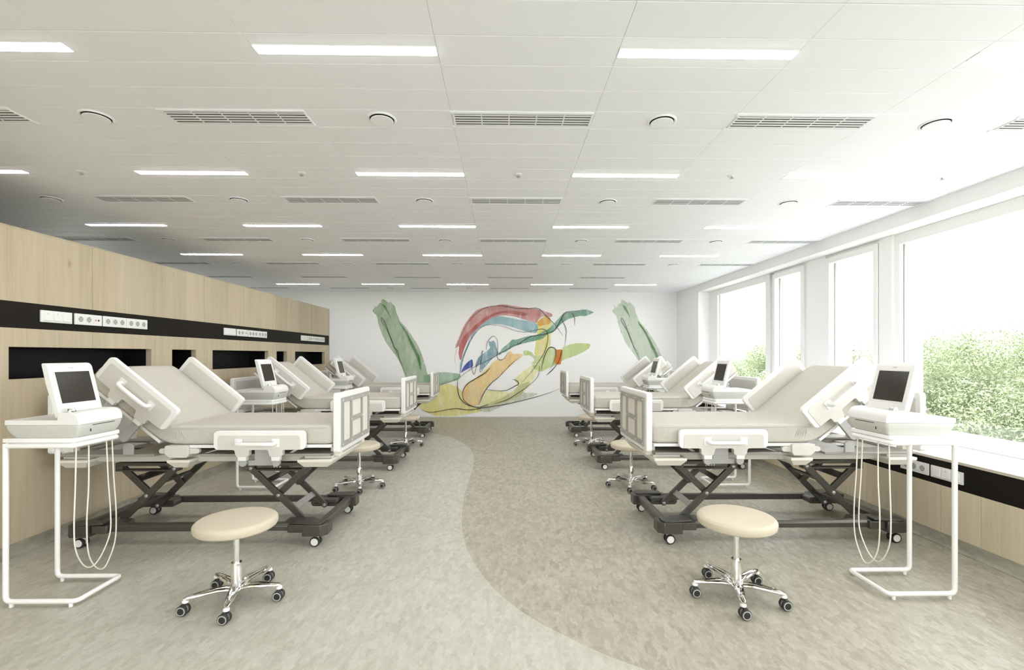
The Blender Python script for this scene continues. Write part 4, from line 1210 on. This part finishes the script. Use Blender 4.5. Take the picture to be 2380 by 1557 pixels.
# ------------------------------------------------------------------ small plant on the floor of the far corner
t = thing('potted_plant', 'leafy green potted plant on the floor in the far right corner', 'plant', (2.93, 9.30, 0))
f = MB(); f.lathe([(.075, 0), (.085, .004), (.110, .270), (.116, .272), (.116, .290), (.104, .290), (.100, .255), (.02, .255)], seg=28); f.build('pot', M['plastic'], t)
f = MB(); rnd = random.Random(3)
for k in range(170):
    a = rnd.uniform(0, 6.283); z = rnd.uniform(.34, .72); r = rnd.uniform(.03, .13)
    c_ = Vector((math.cos(a) * r, math.sin(a) * r, z)); d1 = Vector((math.cos(a), math.sin(a), rnd.uniform(-.6, .8))).normalized()
    s1 = d1.cross(Vector((0, 0, 1))).normalized(); l = rnd.uniform(.035, .055); ww = l * .32
    f.add([c_, c_ + d1 * l * .5 + s1 * ww, c_ + d1 * l, c_ + d1 * l * .5 - s1 * ww], [(0, 1, 2, 3)])
f.build('foliage', M['pot_leaf'], t, smooth=False)
for k in range(6):
    a = k * 1.05; f = MB(); f.tube([(math.cos(a) * .02, math.sin(a) * .02, .25), (math.cos(a) * .05, math.sin(a) * .05, .45), (math.cos(a) * .09, math.sin(a) * .09, .64)], .003, 5)
    f.build('stem', M['pot_leaf'], t)

# ------------------------------------------------------------------ trees outside, one storey down
GZ = -4.2
gm = MB(); gm.add([(-120, -200, GZ), (300, -200, GZ), (300, 300, GZ), (-120, 300, GZ)], [(0, 1, 2, 3)])
struct(gm.build('floor_outside', M['ground'], smooth=False))
def make_tree(seed, mat, label, loc, R=1.5, n=80000, top=6.0):
    rnd = random.Random(seed)
    t = thing('leafy_tree', label, 'tree', loc, 'trees outside the windows')
    cl = []
    for k in range(70):
        a = rnd.uniform(0, 6.283); r = R * math.sqrt(rnd.uniform(0, 1)); z = rnd.uniform(2.7, top - .5 - .3 * r)
        cl.append((Vector((r * math.cos(a), r * math.sin(a), z)), rnd.uniform(.28, .60)))
    for k in range(6):
        a = rnd.uniform(0, 6.283); r = R * .5 * rnd.random()
        cl.append((Vector((r * math.cos(a), r * math.sin(a), top - .45)), rnd.uniform(.35, .6)))
    f = MB()
    for k in range(n):
        c, r = rnd.choice(cl)
        dirv = Vector((rnd.gauss(0, 1), rnd.gauss(0, 1), rnd.gauss(0, 1))).normalized()
        p = c + dirv * r * (rnd.random() ** .35)
        nrm = (dirv + Vector((rnd.gauss(0, .6), rnd.gauss(0, .6), rnd.gauss(.5, .6)))).normalized()
        a = nrm.cross(Vector((rnd.gauss(0, 1), rnd.gauss(0, 1), rnd.gauss(0, 1)))).normalized(); b_ = nrm.cross(a)
        l = rnd.uniform(.020, .042); ww = l * .34
        f.add([p - a * l, p + b_ * ww - a * l * .1 + nrm * .008, p + a * l, p - b_ * ww - a * l * .1 + nrm * .008], [(0, 1, 2, 3)])
    f.build('crown', mat, t, smooth=False)
    f = MB()
    f.tube([(0, 0, 0), (.06, .03, 1.2), (-.04, .08, 2.4), (.05, 0, 3.6), (0, .05, 4.6)], [.16, .13, .10, .07, .03], 8)
    f.build('trunk', M['bark'], t)
    f = MB()
    for c, r in cl[:30]:
        z0 = max(1.6, c.z - 1.5)
        f.tube([(0, .03, z0), c * .5 + Vector((0, 0, z0 * .5 + .1)), c, c + (c - Vector((0, 0, z0))).normalized() * r * .7], [.05, .035, .02, .006], 5)
    f.build('branch', M['bark'], t)
    return t
lab = ['leafy tree outside, right part of the large right window', 'leafy tree outside, at the right picture edge', 'leafy tree outside, left part of the large right window',
       'leafy tree seen through the window between the two piers', 'leafy tree seen through the narrow far window', 'leafy tree seen through the far wide window, right side', 'leafy tree seen through the far wide window, left side',
       'leafy tree behind, filling the gap in the large right window', 'leafy tree behind, between the piers']
lab += ['leafy tree in the second row, right of the large window', 'leafy tree in the second row, seen between the narrow windows', 'leafy tree in the second row, behind the far wide window', 'farthest leafy tree beyond the far wide window']
protos = [make_tree(11, M['leaf_a'], lab[0], (8.4, 8.3, GZ)), make_tree(12, M['leaf_b'], lab[2], (8.6, 12.0, GZ)), make_tree(13, M['leaf_a'], lab[1], (8.4, 4.6, GZ))]
spots = [(8.8, 15.7, 0, 1.0, 3), (8.6, 19.4, 1, .99, 4), (8.5, 23.3, 2, .96, 5), (9.0, 27.6, 0, 1.0, 6), (12.3, 10.2, 2, 1.06, 7), (12.5, 14.1, 1, 1.05, 8), (12.6, 5.6, 0, 1.07, 9), (12.6, 18.1, 2, 1.04, 10), (12.9, 22.6, 0, 1.0, 11), (12.8, 30.5, 1, 1.1, 12)]
for x, y, pi, sc, li in spots:
    o = dup(protos[pi], (x, y, GZ), lab[li])
    o.scale = (sc, sc, sc); o.rotation_euler = (0, 0, (x * 7.3 + y * 3.1) % 6.28)
